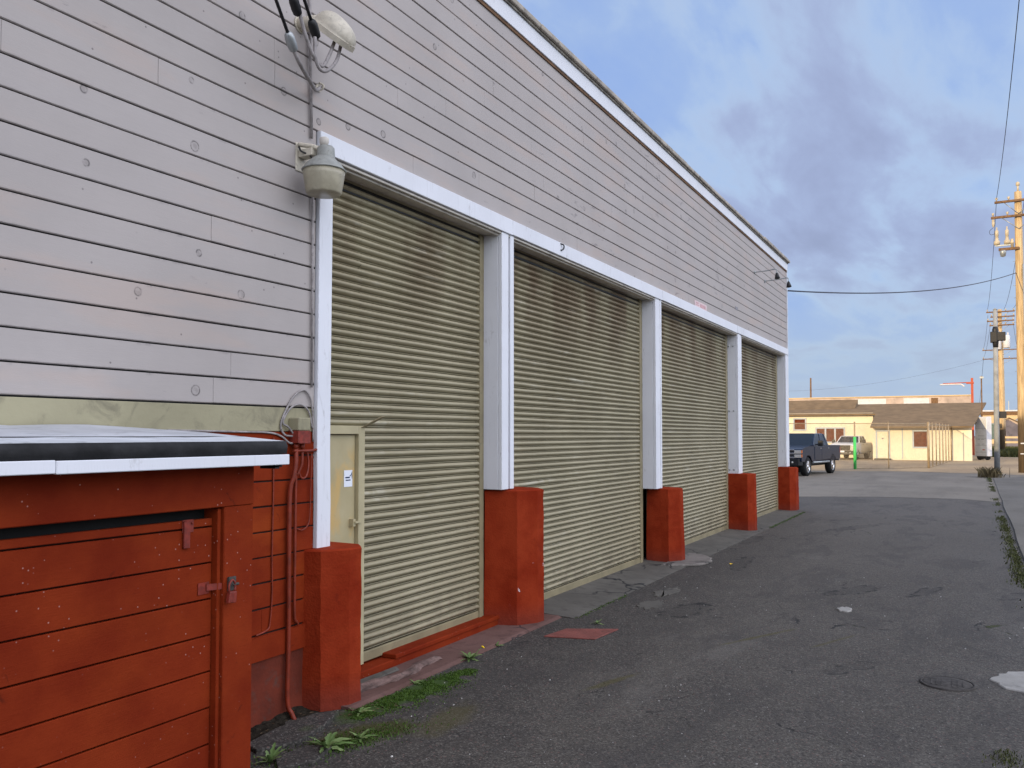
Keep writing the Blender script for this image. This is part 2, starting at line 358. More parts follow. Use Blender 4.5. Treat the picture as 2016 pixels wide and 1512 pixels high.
# ------------------------------------------------------------------ mesh building
class MB:
    def __init__(s): s.bm=bmesh.new()
    def face(s,pts,smooth=False):
        f=s.bm.faces.new([s.bm.verts.new(p) for p in pts]); f.smooth=smooth; return f
    def hexa(s,p):  # 8 pts: bottom 4 ccw, top 4
        v=[s.bm.verts.new(q) for q in p]
        for q in ((0,3,2,1),(4,5,6,7),(0,1,5,4),(1,2,6,5),(2,3,7,6),(3,0,4,7)): s.bm.faces.new([v[i] for i in q])
    def box(s,x0,x1,y0,y1,z0,z1):
        s.hexa([(x0,y0,z0),(x1,y0,z0),(x1,y1,z0),(x0,y1,z0),(x0,y0,z1),(x1,y0,z1),(x1,y1,z1),(x0,y1,z1)])
    def prism(s,poly,fn0,fn1):
        """poly: list of 2d pts; fn maps 2d to 3d on either end"""
        a=[s.bm.verts.new(fn0(*p)) for p in poly]; b=[s.bm.verts.new(fn1(*p)) for p in poly]; n=len(poly)
        s.bm.faces.new(a); s.bm.faces.new(b[::-1])
        for i in range(n): s.bm.faces.new((a[i],b[i],b[(i+1)%n],a[(i+1)%n]))
    def xz(s,poly,y0,y1): s.prism(poly,lambda x,z:(x,y0,z),lambda x,z:(x,y1,z))
    def xy(s,poly,z0,z1): s.prism(poly,lambda x,y:(x,y,z0),lambda x,y:(x,y,z1))
    def yz(s,poly,x0,x1): s.prism(poly,lambda y,z:(x0,y,z),lambda y,z:(x1,y,z))
    def tube(s,pts,r,n=8,cap=True):
        pts=[Vector(p) for p in pts]; rs=r if isinstance(r,(list,tuple)) else [r]*len(pts)
        rings=[]; up=None
        for i,p in enumerate(pts):
            t=(pts[min(i+1,len(pts)-1)]-pts[max(i-1,0)]).normalized()
            if up is None:
                up=Vector((0,0,1)) if abs(t.z)<.9 else Vector((1,0,0))
            a=t.cross(up)
            if a.length<1e-5: a=t.cross(Vector((0,1,0)))
            a.normalize(); b=t.cross(a).normalized(); up=-b if False else a.cross(t)
            rings.append([s.bm.verts.new(p+(a*math.cos(k*2*math.pi/n)+b*math.sin(k*2*math.pi/n))*rs[i]) for k in range(n)])
        for i in range(len(rings)-1):
            for k in range(n):
                f=s.bm.faces.new((rings[i][k],rings[i][(k+1)%n],rings[i+1][(k+1)%n],rings[i+1][k])); f.smooth=True
        if cap:
            s.bm.faces.new(rings[0][::-1]); s.bm.faces.new(rings[-1])
    def lathe(s,prof,origin=(0,0,0),axis=(0,0,1),n=20,cap=True,ell=1.0):
        A=Vector(axis).normalized(); U=A.orthogonal().normalized(); V=A.cross(U); O=Vector(origin); rings=[]
        for r,h in prof:
            rings.append([s.bm.verts.new(O+A*h+(U*math.cos(k*2*math.pi/n)+V*math.sin(k*2*math.pi/n)*ell)*r) for k in range(n)])
        for i in range(len(rings)-1):
            for k in range(n):
                f=s.bm.faces.new((rings[i][k],rings[i][(k+1)%n],rings[i+1][(k+1)%n],rings[i+1][k])); f.smooth=True
        if cap:
            for rg in (rings[0][::-1],rings[-1]):
                s.bm.faces.new(rg)
    def bevel(s,w,seg=1,ang=30):
        s.bm.normal_update()
        es=[e for e in s.bm.edges if len(e.link_faces)==2 and e.calc_face_angle(0)>R(ang)]
        bmesh.ops.bevel(s.bm,geom=es,offset=w,segments=seg,affect='EDGES',profile=.5,clamp_overlap=True); return s
    def xform(s,M): bmesh.ops.transform(s.bm,matrix=M,verts=s.bm.verts); return s
    def build(s,name,mat,parent=None,smooth=False,recalc=True):
        if recalc: bmesh.ops.recalc_face_normals(s.bm,faces=s.bm.faces)
        if parent is not None:
            off=wloc(parent); bmesh.ops.translate(s.bm,vec=-off,verts=s.bm.verts)
        me=bpy.data.meshes.new(name); s.bm.to_mesh(me); s.bm.free()
        if smooth:
            for p in me.polygons: p.use_smooth=True
        me.materials.append(MAT[mat] if isinstance(mat,str) else mat)
        o=bpy.data.objects.new(name,me); COL.objects.link(o)
        if parent is not None: o.parent=parent
        return o
def wloc(o):
    v=Vector(o.location)
    while o.parent: o=o.parent; v+=o.location
    return v
def tag(o,label=None,cat=None,group=None,kind=None):
    for k,v in (('label',label),('category',cat),('group',group),('kind',kind)):
        if v: o[k]=v
    return o
def empty(name,loc,label,cat,group=None):
    o=bpy.data.objects.new(name,None); o.empty_display_size=.2; COL.objects.link(o); o.location=loc
    return tag(o,label,cat,group)
def copy_tree(o,parent=None):
    c=o.copy(); COL.objects.link(c)
    if parent: c.parent=parent
    for ch in list(o.children): copy_tree(ch,c)
    return c
def bx(name,mat,parent,x0,x1,y0,y1,z0,z1,bev=0.0,seg=1):
    m=MB(); m.box(x0,x1,y0,y1,z0,z1)
    if bev: m.bevel(bev,seg)
    return m.build(name,mat,parent)
def structure(name,mb,mat):
    o=mb.build(name,mat); o['kind']='structure'; return o
def bez(pts,n=10):
    """Catmull-Rom through points"""
    P=[Vector(p) for p in pts]; P=[P[0]*2-P[1]]+P+[P[-1]*2-P[-2]]; out=[]
    for i in range(1,len(P)-2):
        for k in range(n):
            t=k/n; a,b,c,d=P[i-1:i+3]
            out.append(.5*((2*b)+(c-a)*t+(2*a-5*b+4*c-d)*t*t+(3*b-a-3*c+d)*t**3))
    out.append(P[-2]); return out
def sag(a,b,s,n=24):
    a=Vector(a); b=Vector(b); return [a.lerp(b,i/n)-Vector((0,0,s*4*(i/n)*(1-i/n))) for i in range(n+1)]

W=4.3; S=4.52; XE=23.66; PITCH=.1738; Z0=2.194
setup_mats()

# ------------------------------------------------------------------ setting
def setting():
    m=MB()
    xs=[-60,-10,0,4,8,14,22,33.2,60,140,500,1600]; ys=[-900,-200,-60,-20,-6,-.78,0,2,4,6,20,60,200,900]
    for i in range(len(xs)-1):
        for j in range(len(ys)-1):
            m.face([(xs[i],ys[j],0),(xs[i+1],ys[j],0),(xs[i+1],ys[j+1],0),(xs[i],ys[j+1],0)])
    bmesh.ops.remove_doubles(m.bm,verts=m.bm.verts,dist=.001)
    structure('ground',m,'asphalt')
    m=MB()   # paler cross pavement with a ragged near edge
    n=60; rnd=random.Random(3); near=[]
    for i in range(n+1):
        y=-30+i*70/n; near.append((29.3+.28*(y-4.3)*-1*.4+rnd.uniform(-.35,.35)+.5*math.sin(y*.9),y))
    m.xy([(300,-30)]+[(300,40)]+near[::-1],.004,.006); structure('pavement',m,'lot')
    m=MB(); near=[]
    for i in range(n+1):
        y=-30+i*70/n; near.append((50.5+rnd.uniform(-.5,.5)+.8*math.sin(y*.5),y))
    m.xy([(600,-30)]+[(600,40)]+near[::-1],.010,.012); structure('gravel_lot',m,'dirtlot')
    m=MB()
    near=[(12+i*2.2,-.70-.0045*i*2.2+rnd.uniform(-.02,.02)) for i in range(16)]
    m.xy([(2,-.66)]+near+[(47,-2.2),(47,-3.0),(2,-3.0)],-.05,.03); m.bevel(.008); structure('sidewalk',m,'side')
    # concrete apron before the doors, ramped up to the thresholds
    m=MB(); prof=[(3.84,.004),(3.9,.012),(4.62,.05),(4.62,-.05),(3.84,-.05)]
    m.yz(prof,8.62,XE+.3); structure('concrete_apron',m,'concrete')
    m=MB(); prof=[(3.98,.004),(4.02,.022),(4.62,.03),(4.62,-.05),(3.98,-.05)]
    m.yz(prof,5.0,8.6); structure('painted_apron',m,'redconc')
setting()

# ------------------------------------------------------------------ warehouse
WH=empty('warehouse',(10,W,0),'long warehouse of pale lavender board siding with four khaki roller doors in white frames','building')
def board_rows(m,rows,x0,x1,rnd,zmin=None):
    for k in rows:
        z0=Z0+k*PITCH; x=x0-rnd.uniform(0,4)
        while x<x1:
            L=rnd.choice((3.0,3.66,4.27,4.88,5.5))*rnd.uniform(.95,1.0); a=max(x,x0); b=min(x+L,x1)
            if b-a>.12:
                d=rnd.uniform(-.0012,.0015); t0=rnd.uniform(-.0012,.0012); t1=rnd.uniform(-.0012,.0012)
                lo,hi=z0+.0098,z0+PITCH
                P=lambda X,t,dy:[(X,W+.014,lo+t),(X,W+dy+.006,lo+t),(X,W+dy,lo+t+.005),(X,W+dy,hi+t-.002),(X,W+dy+.002,hi+t),(X,W+.014,hi+t)]
                A=[m.bm.verts.new(p) for p in P(a+.0012,t0,d)]; B=[m.bm.verts.new(p) for p in P(b-.0012,t1,d)]
                m.bm.faces.new(A); m.bm.faces.new(B[::-1])
                for i in range(6): m.bm.faces.new((A[i],B[i],B[(i+1)%6],A[(i+1)%6]))
            x+=L
def warehouse():
    rnd=random.Random(11); X0=-14.0
    # shell: back, ends, roof and the wall core behind the boards (door bays left open to dark rooms)
    m=MB()
    m.box(X0,4.945,W+.014,W+.3,.0,6.5); m.box(4.93,XE-.01,W+.014,W+.3,4.29,6.5)
    m.box(XE-.25,XE-.01,W+.3,34,.0,6.5); m.box(X0,X0+.25,W+.3,34,0,6.5); m.box(X0,XE-.01,34,34.25,0,6.5)
    m.build('wall','dark',WH)
    m=MB(); m.box(XE-.009,XE,W+.02,34,0,6.5); m.build('end_wall','siding',WH)
    bx('roof','felt',WH,X0,XE-.02,W+.05,34.2,6.505,6.58)
    m=MB(); board_rows(m,range(12,24),X0,XE-.03,rnd); board_rows(m,range(0,12),X0,4.925,rnd); m.build('siding','siding',WH)
    m=MB(); m.box(X0,4.925,W-.001,W+.013,2.025,Z0-.001); m.bevel(.003); m.build('painted_band','olive',WH)
    m=MB(); board_rows(m,range(-10,-1),X0,4.925,rnd)
    m.box(X0,4.925,W-.0005,W+.013,1.86,2.020); m.box(X0,4.87,W-.012,W+.013,.462,.625); m.build('lower_siding','redwall',WH)
    m=MB(); m.box(X0,4.87,W+.006,W+.3,-.1,.46); m.build('foundation','redbase',WH)
    # eaves
    m=MB(); m.box(X0,XE+.015,W-.03,W+.02,6.385,6.60); m.bevel(.004); m.build('fascia','white',WH)
    m=MB(); m.box(X0,XE+.005,W-.016,W+.013,6.352,6.384); m.build('rusty_moulding','rust',WH)
    m=MB(); m.box(X0,XE+.012,W-.05,W-.031,6.575,6.600); m.build('coping_shade_strip','shadestrip',WH)  # dark strip: shadow gap under the coping put into colour, with stain
    m=MB(); x=X0
    while x<XE:
        L=rnd.uniform(2.2,3.4); b=min(x+L,XE+.06)
        dz=rnd.uniform(-.008,.008); m.box(x,b-.003,W-.085+rnd.uniform(-.008,.008),W+.25,6.602,6.665+dz); x+=L
    m.bevel(.014,2); m.build('coping','coping',WH)
    # corner board
    m=MB(); m.box(XE-.03,XE+.02,W-.022,W+.13,1.16,6.384); m.bevel(.004); m.build('corner_board','white',WH)
    # header board, in lengths with open joints
    m=MB()
    for a,b,d in ((4.94,8.0,0),(8.003,13.02,.001),(13.024,17.98,-.004),(17.99,XE-.03,.0)):
        m.hexa([(a,W-.035+d,4.128),(b,W-.035-d,4.122),(b,W+.012,4.122),(a,W+.012,4.128),(a,W-.035+d,4.283),(b,W-.035-d,4.283),(b,W+.012,4.283),(a,W+.012,4.283)])
    m.bevel(.004); m.build('header_board','white',WH)
    # soffit under the header with two mouldings
    m=MB(); m.box(5.0,XE-.03,W+.013,S+.12,4.10,4.285); m.box(5.09,XE-.05,W-.012,W+.012,4.098,4.119); m.box(5.09,XE-.05,W+.02,W+.05,4.08,4.0995); m.bevel(.003); m.build('door_soffit','soffit',WH)
    # dark rooms behind the doors
    m=MB(); m.box(4.93,XE-.3,S+.16,S+.3,0,4.4); m.build('inner_lining','dark',WH)
    # pilasters between the bays
    def pil(parts,bolts=(),mat='white'):
        m=MB()
        for a in parts: m.box(*a)
        m.bevel(.005); o=m.build('pilaster',mat,WH)
        for bxyz in bolts:
            q=MB(); q.lathe([(.0,-.012),(.014,-.012),(.018,0)],bxyz,(1,0,0),10,False); q.build('bolt','galv',o)
        return o
    m=MB()   # slim post beside the first door; its foot is bent toward the door
    prof=[(4.935,1.16),(5.085,1.16),(5.088,1.5),(5.078,1.9),(5.082,2.6),(5.09,4.11),(4.94,4.11),(4.935,2.6),(4.93,1.9),(4.938,1.5)]
    m.xz(prof,W-.03,W+.012); m.bevel(.004); m.build('pilaster','white',WH)
    o=pil([(7.79,7.828,W+.03,S+.02,1.43,4.098),(7.79,7.935,W-.018,W+.028,1.43,4.12),(7.975,8.055,W-.018,W+.028,1.43,4.12),(7.83,8.05,W+.062,S+.02,1.44,4.098)])
    bx('open_slot','siding',o,7.936,7.974,W+.045,W+.061,2.0,4.11); bx('open_slot','redwall',o,7.936,7.974,W+.045,W+.061,1.44,1.999)
    pil([(12.72,12.76,W+.03,S+.02,1.165,4.098),(12.72,12.90,W-.02,W+.028,1.165,4.12),(12.912,12.945,W-.014,W+.028,1.165,4.12),(12.95,13.01,W-.02,W+.028,1.165,4.12),(12.765,13.005,W+.032,S+.02,1.17,4.098)])
    pil([(18.04,18.08,W+.03,S+.02,1.185,4.098),(18.04,18.3,W-.02,W+.028,1.185,4.12),(18.305,18.40,W-.012,W+.028,1.185,4.12),(18.085,18.395,W+.032,S+.02,1.19,4.098)],
        [(18.038,y,z) for z in (1.27,2.5,3.86) for y in (W+.08,W+.17)])
    pil([(23.3,23.34,W+.03,S+.02,1.16,4.098),(23.3,XE-.035,W-.02,W+.028,1.16,4.12),(23.345,XE-.04,W+.032,S+.02,1.165,4.098)])
    # roller doors
    bays=((4.98,7.79,.115),(8.055,12.72,.05),(13.01,18.04,.05),(18.40,23.3,.05))
    labs=('khaki roller door with a walk-through door beside it','khaki roller door with a pale rubbed streak','khaki roller door under rusty top slats','farthest khaki roller door')
    for i,((a,b,zb),lab) in enumerate(zip(bays,labs)):
        ga=a+(.82 if i==0 else .02)
        m=MB(); p=.0667; z=zb+.075; prof=[(0,.024),(.0045,.024),(.005,-.002),(.009,-.007),(.0125,-.005),(.013,.024),(.0205,.024)]+[(.021+.0452*t,.008-.037*math.sin(math.pi*(.06+.82*t))**.7) for t in (0,.10,.22,.36,.5,.64,.78,.9,1)]
        loops=[]; nx=7
        while z<4.14:
            k_=.0045 if rnd.random()<.12 else .0016; bow=[rnd.uniform(-k_,k_) for _ in range(nx+1)]
            for dz,dy in prof: loops.append((z+dz,dy,bow))
            z+=p
        X0_,X1_=(ga if i else 5.72),b-(.1,.14,.19,.23)[i]
        grid=[[m.bm.verts.new((X0_+(X1_-X0_)*k/nx,S+dy,zz+bow[k])) for k in range(nx+1)] for zz,dy,bow in loops]
        if i==0:
            # part of the curtain over the walk door
            a0=4.98
            g2=[[m.bm.verts.new((a0,S+dy,zz)),m.bm.verts.new((5.719,S+dy,zz))] for zz,dy,bow in loops if zz>2.07]
            for r in range(len(g2)-1): m.bm.faces.new((g2[r][0],g2[r][1],g2[r+1][1],g2[r+1][0]))
        for r in range(len(grid)-1):
            for k in range(nx):
                f=m.bm.faces.new((grid[r][k],grid[r][k+1],grid[r+1][k+1],grid[r+1][k]))
        d=m.build('roller_door','shutter',WH); d['label']=lab
        bx('bottom_bar','guide',d,X0_,X1_,S-.022,S+.01,zb-.012,zb+.072,.006)
        if i: bx('guide_rail','guide',d,a+.001,a+.05,S-.045,S+.03,zb-.03,4.09,.004)
        m=MB(); gw=(.105,.15,.2,.24)[i]; m.box(b-gw,b-gw*.42,S-.035,S+.03,zb-.03,4.09); m.box(b-gw*.40,b-.001,S-.022,S+.03,zb-.03,4.09); m.bevel(.004); m.build('guide_rail','guide',d)
        m=MB(); m.box(a+.05,b-.06,S-.012,S+.1,4.0,4.085); m.build('head_seal','black',d)
    # walk-through door at the end of the first bay
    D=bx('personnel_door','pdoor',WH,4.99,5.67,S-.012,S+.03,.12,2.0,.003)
    m=MB(); m.box(5.675,5.757,S-.05,S+.03,.10,2.075); m.box(4.98,5.674,S-.05,S+.03,2.005,2.075); m.bevel(.004); m.build('door_frame','cream',D)
    m=MB(); m.hexa([(5.70,S-.06,2.06),(5.745,S-.06,2.06),(5.745,S-.05,2.06),(5.70,S-.05,2.06),(5.80,S-.19,2.15),(5.845,S-.19,2.15),(5.845,S-.18,2.155),(5.80,S-.18,2.155)]); m.build('bent_bracket','guide',D)
    m=MB(); m.lathe([(.0,-.05),(.022,-.05),(.03,-.035),(.012,-.02),(.03,-.004),(.03,0)],(5.64,S-.012,.97),(0,1,0),14); m.build('handle','cream',D)
    m=MB(); m.box(5.61,5.70,S-.07,S-.055,1.275,1.292); m.box(5.60,5.63,S-.056,S-.013,1.25,1.31); m.build('slide_bolt','cream',D)
    m=MB(); m.tube(bez([(5.65,S-.03,.86),(5.655,S-.075,.855),(5.685,S-.07,.82),(5.69,S-.06,.72),(5.66,S-.05,.66)],6),.007); m.box(5.62,5.66,S-.03,S-.013,.84,.90); m.build('hasp','guide',D)
    st=bx('sticker','sticker',D,5.53,5.635,S-.015,S-.0125,1.575,1.71)
    m=MB(); m.box(5.545,5.60,S-.0165,S-.0152,1.645,1.656); m.box(5.55,5.61,S-.0165,S-.0152,1.625,1.634)
    m.xz([(5.595,1.66),(5.612,1.66),(5.63,1.70),(5.632,1.66),(5.63,1.635),(5.622,1.68)],S-.0165,S-.0152); m.build('lettering','ink',st)
    # threshold timbers of the first bay
    m=MB(); m.box(5.06,7.95,S-.15,S+.1,.02,.085); m.box(6.05,7.93,S-.165,S+.0,.0855,.125); m.bevel(.006); m.build('threshold_beam','red',WH)
    # small fixings on the front
    s=bx('notice','paper',WH,14.92,15.70,W-.006,W-.002,4.288,4.40)
    m=MB()
    for (x0,x1,z0,z1) in ((14.98,15.2,4.32,4.335),(15.0,15.16,4.35,4.375),(15.26,15.62,4.31,4.37)): m.box(x0,x1,W-.0075,W-.0062,z0,z1)
    m.build('faint_lettering','pinkink',s)
    bx('small_plate','mark',WH,17.9,18.15,W-.008,W-.001,4.62,4.68)
    m=MB(); m.tube(bez([(9.2,W-.03,4.27),(9.24,W-.06,4.255),(9.25,W-.05,4.21),(9.2,W-.04,4.19)],5),.008); m.build('hook','black',WH)
warehouse()

# ------------------------------------------------------------------ red piers
def pier(i,pts,h,label,loc,taper=.03,dome=0.0):
    rnd=random.Random(50+i); m=MB(); n=len(pts); rings=[]; L=14
    # subdivide plan edges
    plan=[]
    for k in range(n):
        a=Vector(pts[k]); b=Vector(pts[(k+1)%n])
        q=max(1,int((b-a).length/.09))
        for j in range(q): plan.append((a.lerp(b,j/q),j==0))
    cx=sum(p[0].x for p in plan)/len(plan); cy=sum(p[0].y for p in plan)/len(plan)
    for l in range(L+1):
        z=h*l/L; s=1+taper*(1-l/L); ring=[]
        for p,corner in plan:
            j=.004 if corner else .0035
            zz=z+(dome*max(0,(p.x-cx))*-1 if l==L else 0)
            ring.append(m.bm.verts.new((cx+(p.x-cx)*s+rnd.uniform(-j,j),min(W+.21,cy+(p.y-cy)*s+rnd.uniform(-j,j)),zz)))
        rings.append(ring)
    K=len(plan)
    for l in range(L):
        for k in range(K): m.bm.faces.new((rings[l][k],rings[l][(k+1)%K],rings[l+1][(k+1)%K],rings[l+1][k]))
    top=[m.bm.verts.new((v.co.x+(cx-v.co.x)*.06,v.co.y+(cy-v.co.y)*.06,v.co.z+.012)) for v in rings[-1]]
    for k in range(K): m.bm.faces.new((rings[-1][k],rings[-1][(k+1)%K],top[(k+1)%K],top[k]))
    m.bm.faces.new(top)
    bmesh.ops.translate(m.bm,vec=-Vector(loc),verts=m.bm.verts)
    o=m.build('guard_pier','pier'); o.location=loc
    tag(o,label,'pier','red concrete piers along the wall'); return o
pier(0,[(4.83,W+.01),(4.865,4.17),(5.05,4.055),(5.18,4.05),(5.3,4.16),(5.32,4.5),(4.95,4.5)],1.15,'nearest red concrete pier under the slim white post, beside the walk-through door',(5.05,4.3,0),.0)
pier(1,[(7.81,4.5),(7.945,4.185),(8.165,4.06),(8.29,4.05),(8.46,4.18),(8.52,4.5)],1.41,'tallest and broadest red concrete pier, with white chips in its paint',(8.15,4.3,0),.012)
pier(2,[(12.92,4.5),(12.95,4.17),(13.13,4.04),(13.26,4.03),(13.42,4.16),(13.46,4.5)],1.15,'tapered red pier standing on a round pale footing between second and third doors',(13.15,4.3,0),.10)
pier(3,[(17.98,4.5),(18.0,4.1),(18.17,4.0),(18.3,3.99),(18.44,4.12),(18.47,4.5)],1.18,'red pier under the bolted white pilaster, beside the farthest door',(18.2,4.3,0),.06)
pier(4,[(23.2,4.5),(23.22,4.2),(23.42,4.08),(23.75,4.07),(23.94,4.2),(23.96,4.5)],1.14,'red pier with a rounded top at the far corner of the warehouse',(23.5,4.3,0),.05,.12)
m=MB(); rnd=random.Random(5); n=28
m.xy([(13.32+.72*math.cos(-math.pi*k/n)*(1+rnd.uniform(-.05,.05)),4.18+.56*math.sin(-math.pi*k/n)*(1+rnd.uniform(-.05,.05))) for k in range(n+1)],.0,.040); m.bevel(.012)
tag(m.build('pier_footing','footing'),'round pale concrete footing poured around the third red pier','footing')

# ------------------------------------------------------------------ shed
def shed():
    T=empty('shed',(2.2,3.6,0),'low red board shed with a felt roof and white fascia against the warehouse','shed')
    Y=3.17; xr=3.19; xl=-1.6; dx=3.0  # dx: right jamb of the door opening
    m=MB(); m.box(xl,xr,Y+.115,W-.001,0,1.80); m.build('wall','dark',T)
    m=MB(); m.box(dx,xr,Y,Y+.114,0,1.652); m.bevel(.005); m.build('corner_post','red',T)
    m=MB(); m.box(xr-.02,xr,Y+.116,W-.01,0,1.9); m.build('side_wall','red',T)
    m=MB(); m.hexa([(xl,Y-.002,1.648),(xr,Y-.002,1.654),(xr,Y+.114,1.654),(xl,Y+.114,1.648),(xl,Y-.002,1.872),(xr,Y-.002,1.872),(xr,Y+.114,1.88),(xl,Y+.114,1.88)]); m.bevel(.004); m.build('lintel','red',T)
    m=MB(); m.box(dx-.022,dx-.001,Y+.02,Y+.114,0,1.645); m.bevel(.003); m.build('door_stop','red',T)
    # boarded door, slightly sagged in its opening
    m=MB(); yd=Y+.055; rows=[1.572-.172*k for k in range(-0,10)]; top=1.612; rnd=random.Random(4)
    for k in range(10):
        z1=top if k==0 else rows[k-1]-.004; z0=rows[k]+.004
        if k==9: z0=.03
        d=rnd.uniform(-.002,.002); x0,x1=xl+.1,dx-.025; s=.012
        m.hexa([(x0,yd+d,z0-.0),(x1,yd+d,z0-s),(x1,yd+.03,z0-s),(x0,yd+.03,z0),(x0,yd+d,z1),(x1,yd+d,z1-s),(x1,yd+.03,z1-s),(x0,yd+.03,z1)])
    m.bevel(.003); D=m.build('door','red',T)
    bx('door_backing','dark',T,xl+.1,dx-.024,yd+.032,yd+.045,.02,1.60)
    # latch plate near the top
    m=MB(); m.box(2.795,2.86,yd-.006,yd-.0025,1.545,1.605); m.box(2.795,2.83,yd-.018,yd-.006,1.475,1.60)
    for px,pz in ((2.803,1.585),(2.848,1.588),(2.80,1.545)): m.lathe([(.007,-.004),(.005,-.009)],(px,yd-.006,pz),(0,1,0),8)
    m.bevel(.002); m.build('top_latch','redmetal',D)
    m=MB(); m.box(2.89,2.955,yd-.006,yd-.0025,1.245,1.30); m.hexa([(2.935,yd-.012,1.26),(3.05,Y-.012,1.26),(3.05,Y-.006,1.26),(2.935,yd-.003,1.26),(2.935,yd-.012,1.29),(3.05,Y-.012,1.29),(3.05,Y-.006,1.29),(2.935,yd-.003,1.29)]); m.build('hasp','redmetal',D)
    m=MB(); m.box(3.02,3.065,Y-.014,Y-.0025,1.25,1.315); m.tube(bez([(3.03,Y-.03,1.28),(3.045,Y-.045,1.285),(3.06,Y-.03,1.28),(3.055,Y-.008,1.28)],5),.006); m.build('staple','iron',T)
    m=MB(); m.xz([(2.985,1.20),(3.035,1.195),(3.04,1.25),(2.995,1.255)],Y-.05,Y-.026); m.bevel(.005,2)
    m.tube(bez([(2.998,Y-.038,1.25),(2.998,Y-.038,1.285),(3.018,Y-.038,1.305),(3.036,Y-.038,1.285),(3.034,Y-.038,1.25)],5),.0055); m.build('padlock','redmetal',D)
    # roof deck, felt edge and fascia
    rx0,rx1=xl-.1,3.25; yf=3.02
    m=MB(); n=24; rnd=random.Random(9)
    front=[(rx0+(rx1-rx0)*i/n) for i in range(n+1)]
    A=[m.bm.verts.new((x,yf+.005+rnd.uniform(-.004,.004),1.972+rnd.uniform(-.003,.003))) for x in front]
    B=[m.bm.verts.new((x,W-.012,2.052+rnd.uniform(-.006,.006))) for x in front]
    Mid=[m.bm.verts.new((x,3.6,2.012+rnd.uniform(-.006,.004))) for x in front]
    Lw=[m.bm.verts.new((x,yf+.005,1.965)) for x in front]
    for r0,r1 in ((A,Mid),(Mid,B),(Lw,A)):
        for i in range(n): m.bm.faces.new((r0[i],r0[i+1],r1[i+1],r1[i])).smooth=True
    m.build('roof','silver',T)
    m=MB(); m.tube([(x,3.30+.012*math.sin(x*6)+.006*math.sin(x*17),1.991+.0) for x in front],.0022,5); m.build('roof_seam','felt',T)
    m=MB(); q=[]
    for i in range(n+1):
        x=rx0+(rx1-rx0)*i/n; a=rnd.uniform(-.006,.006)
        q.append([m.bm.verts.new(p) for p in ((x,yf+.02,1.905),(x,yf-.004+a,1.905),(x,yf-.010+a,1.945),(x,yf+.0+a*.5,1.969),(x,yf+.05,1.971))])
    for i in range(n):
        for k in range(4): m.bm.faces.new((q[i][k],q[i+1][k],q[i+1][k+1],q[i][k+1])).smooth=True
    m.hexa([(rx1-.05,yf+.02,1.84),(rx1,yf+.02,1.84),(rx1,W-.02,1.93),(rx1-.05,W-.02,1.93),(rx1-.05,yf+.02,1.964),(rx1,yf+.02,1.964),(rx1,W-.02,2.045),(rx1-.05,W-.02,2.045)])
    m.build('felt_edge','felt',T)
    m=MB()
    for a,b,z in ((xl-.1,1.05,0),(1.053,2.02,.002),(2.023,rx1+.012,-.001)): m.box(a,b,yf-.018,yf+.006,1.853+z,1.9035+z)
    m.bevel(.003); m.build('fascia','white',T)
    m=MB(); m.box(rx0,rx1-.055,yf+.012,W-.02,1.885,1.925); m.box(3.2,rx1-.02,yf+.02,yf+.12,1.832,1.884); m.build('roof_deck','black',T)
shed()

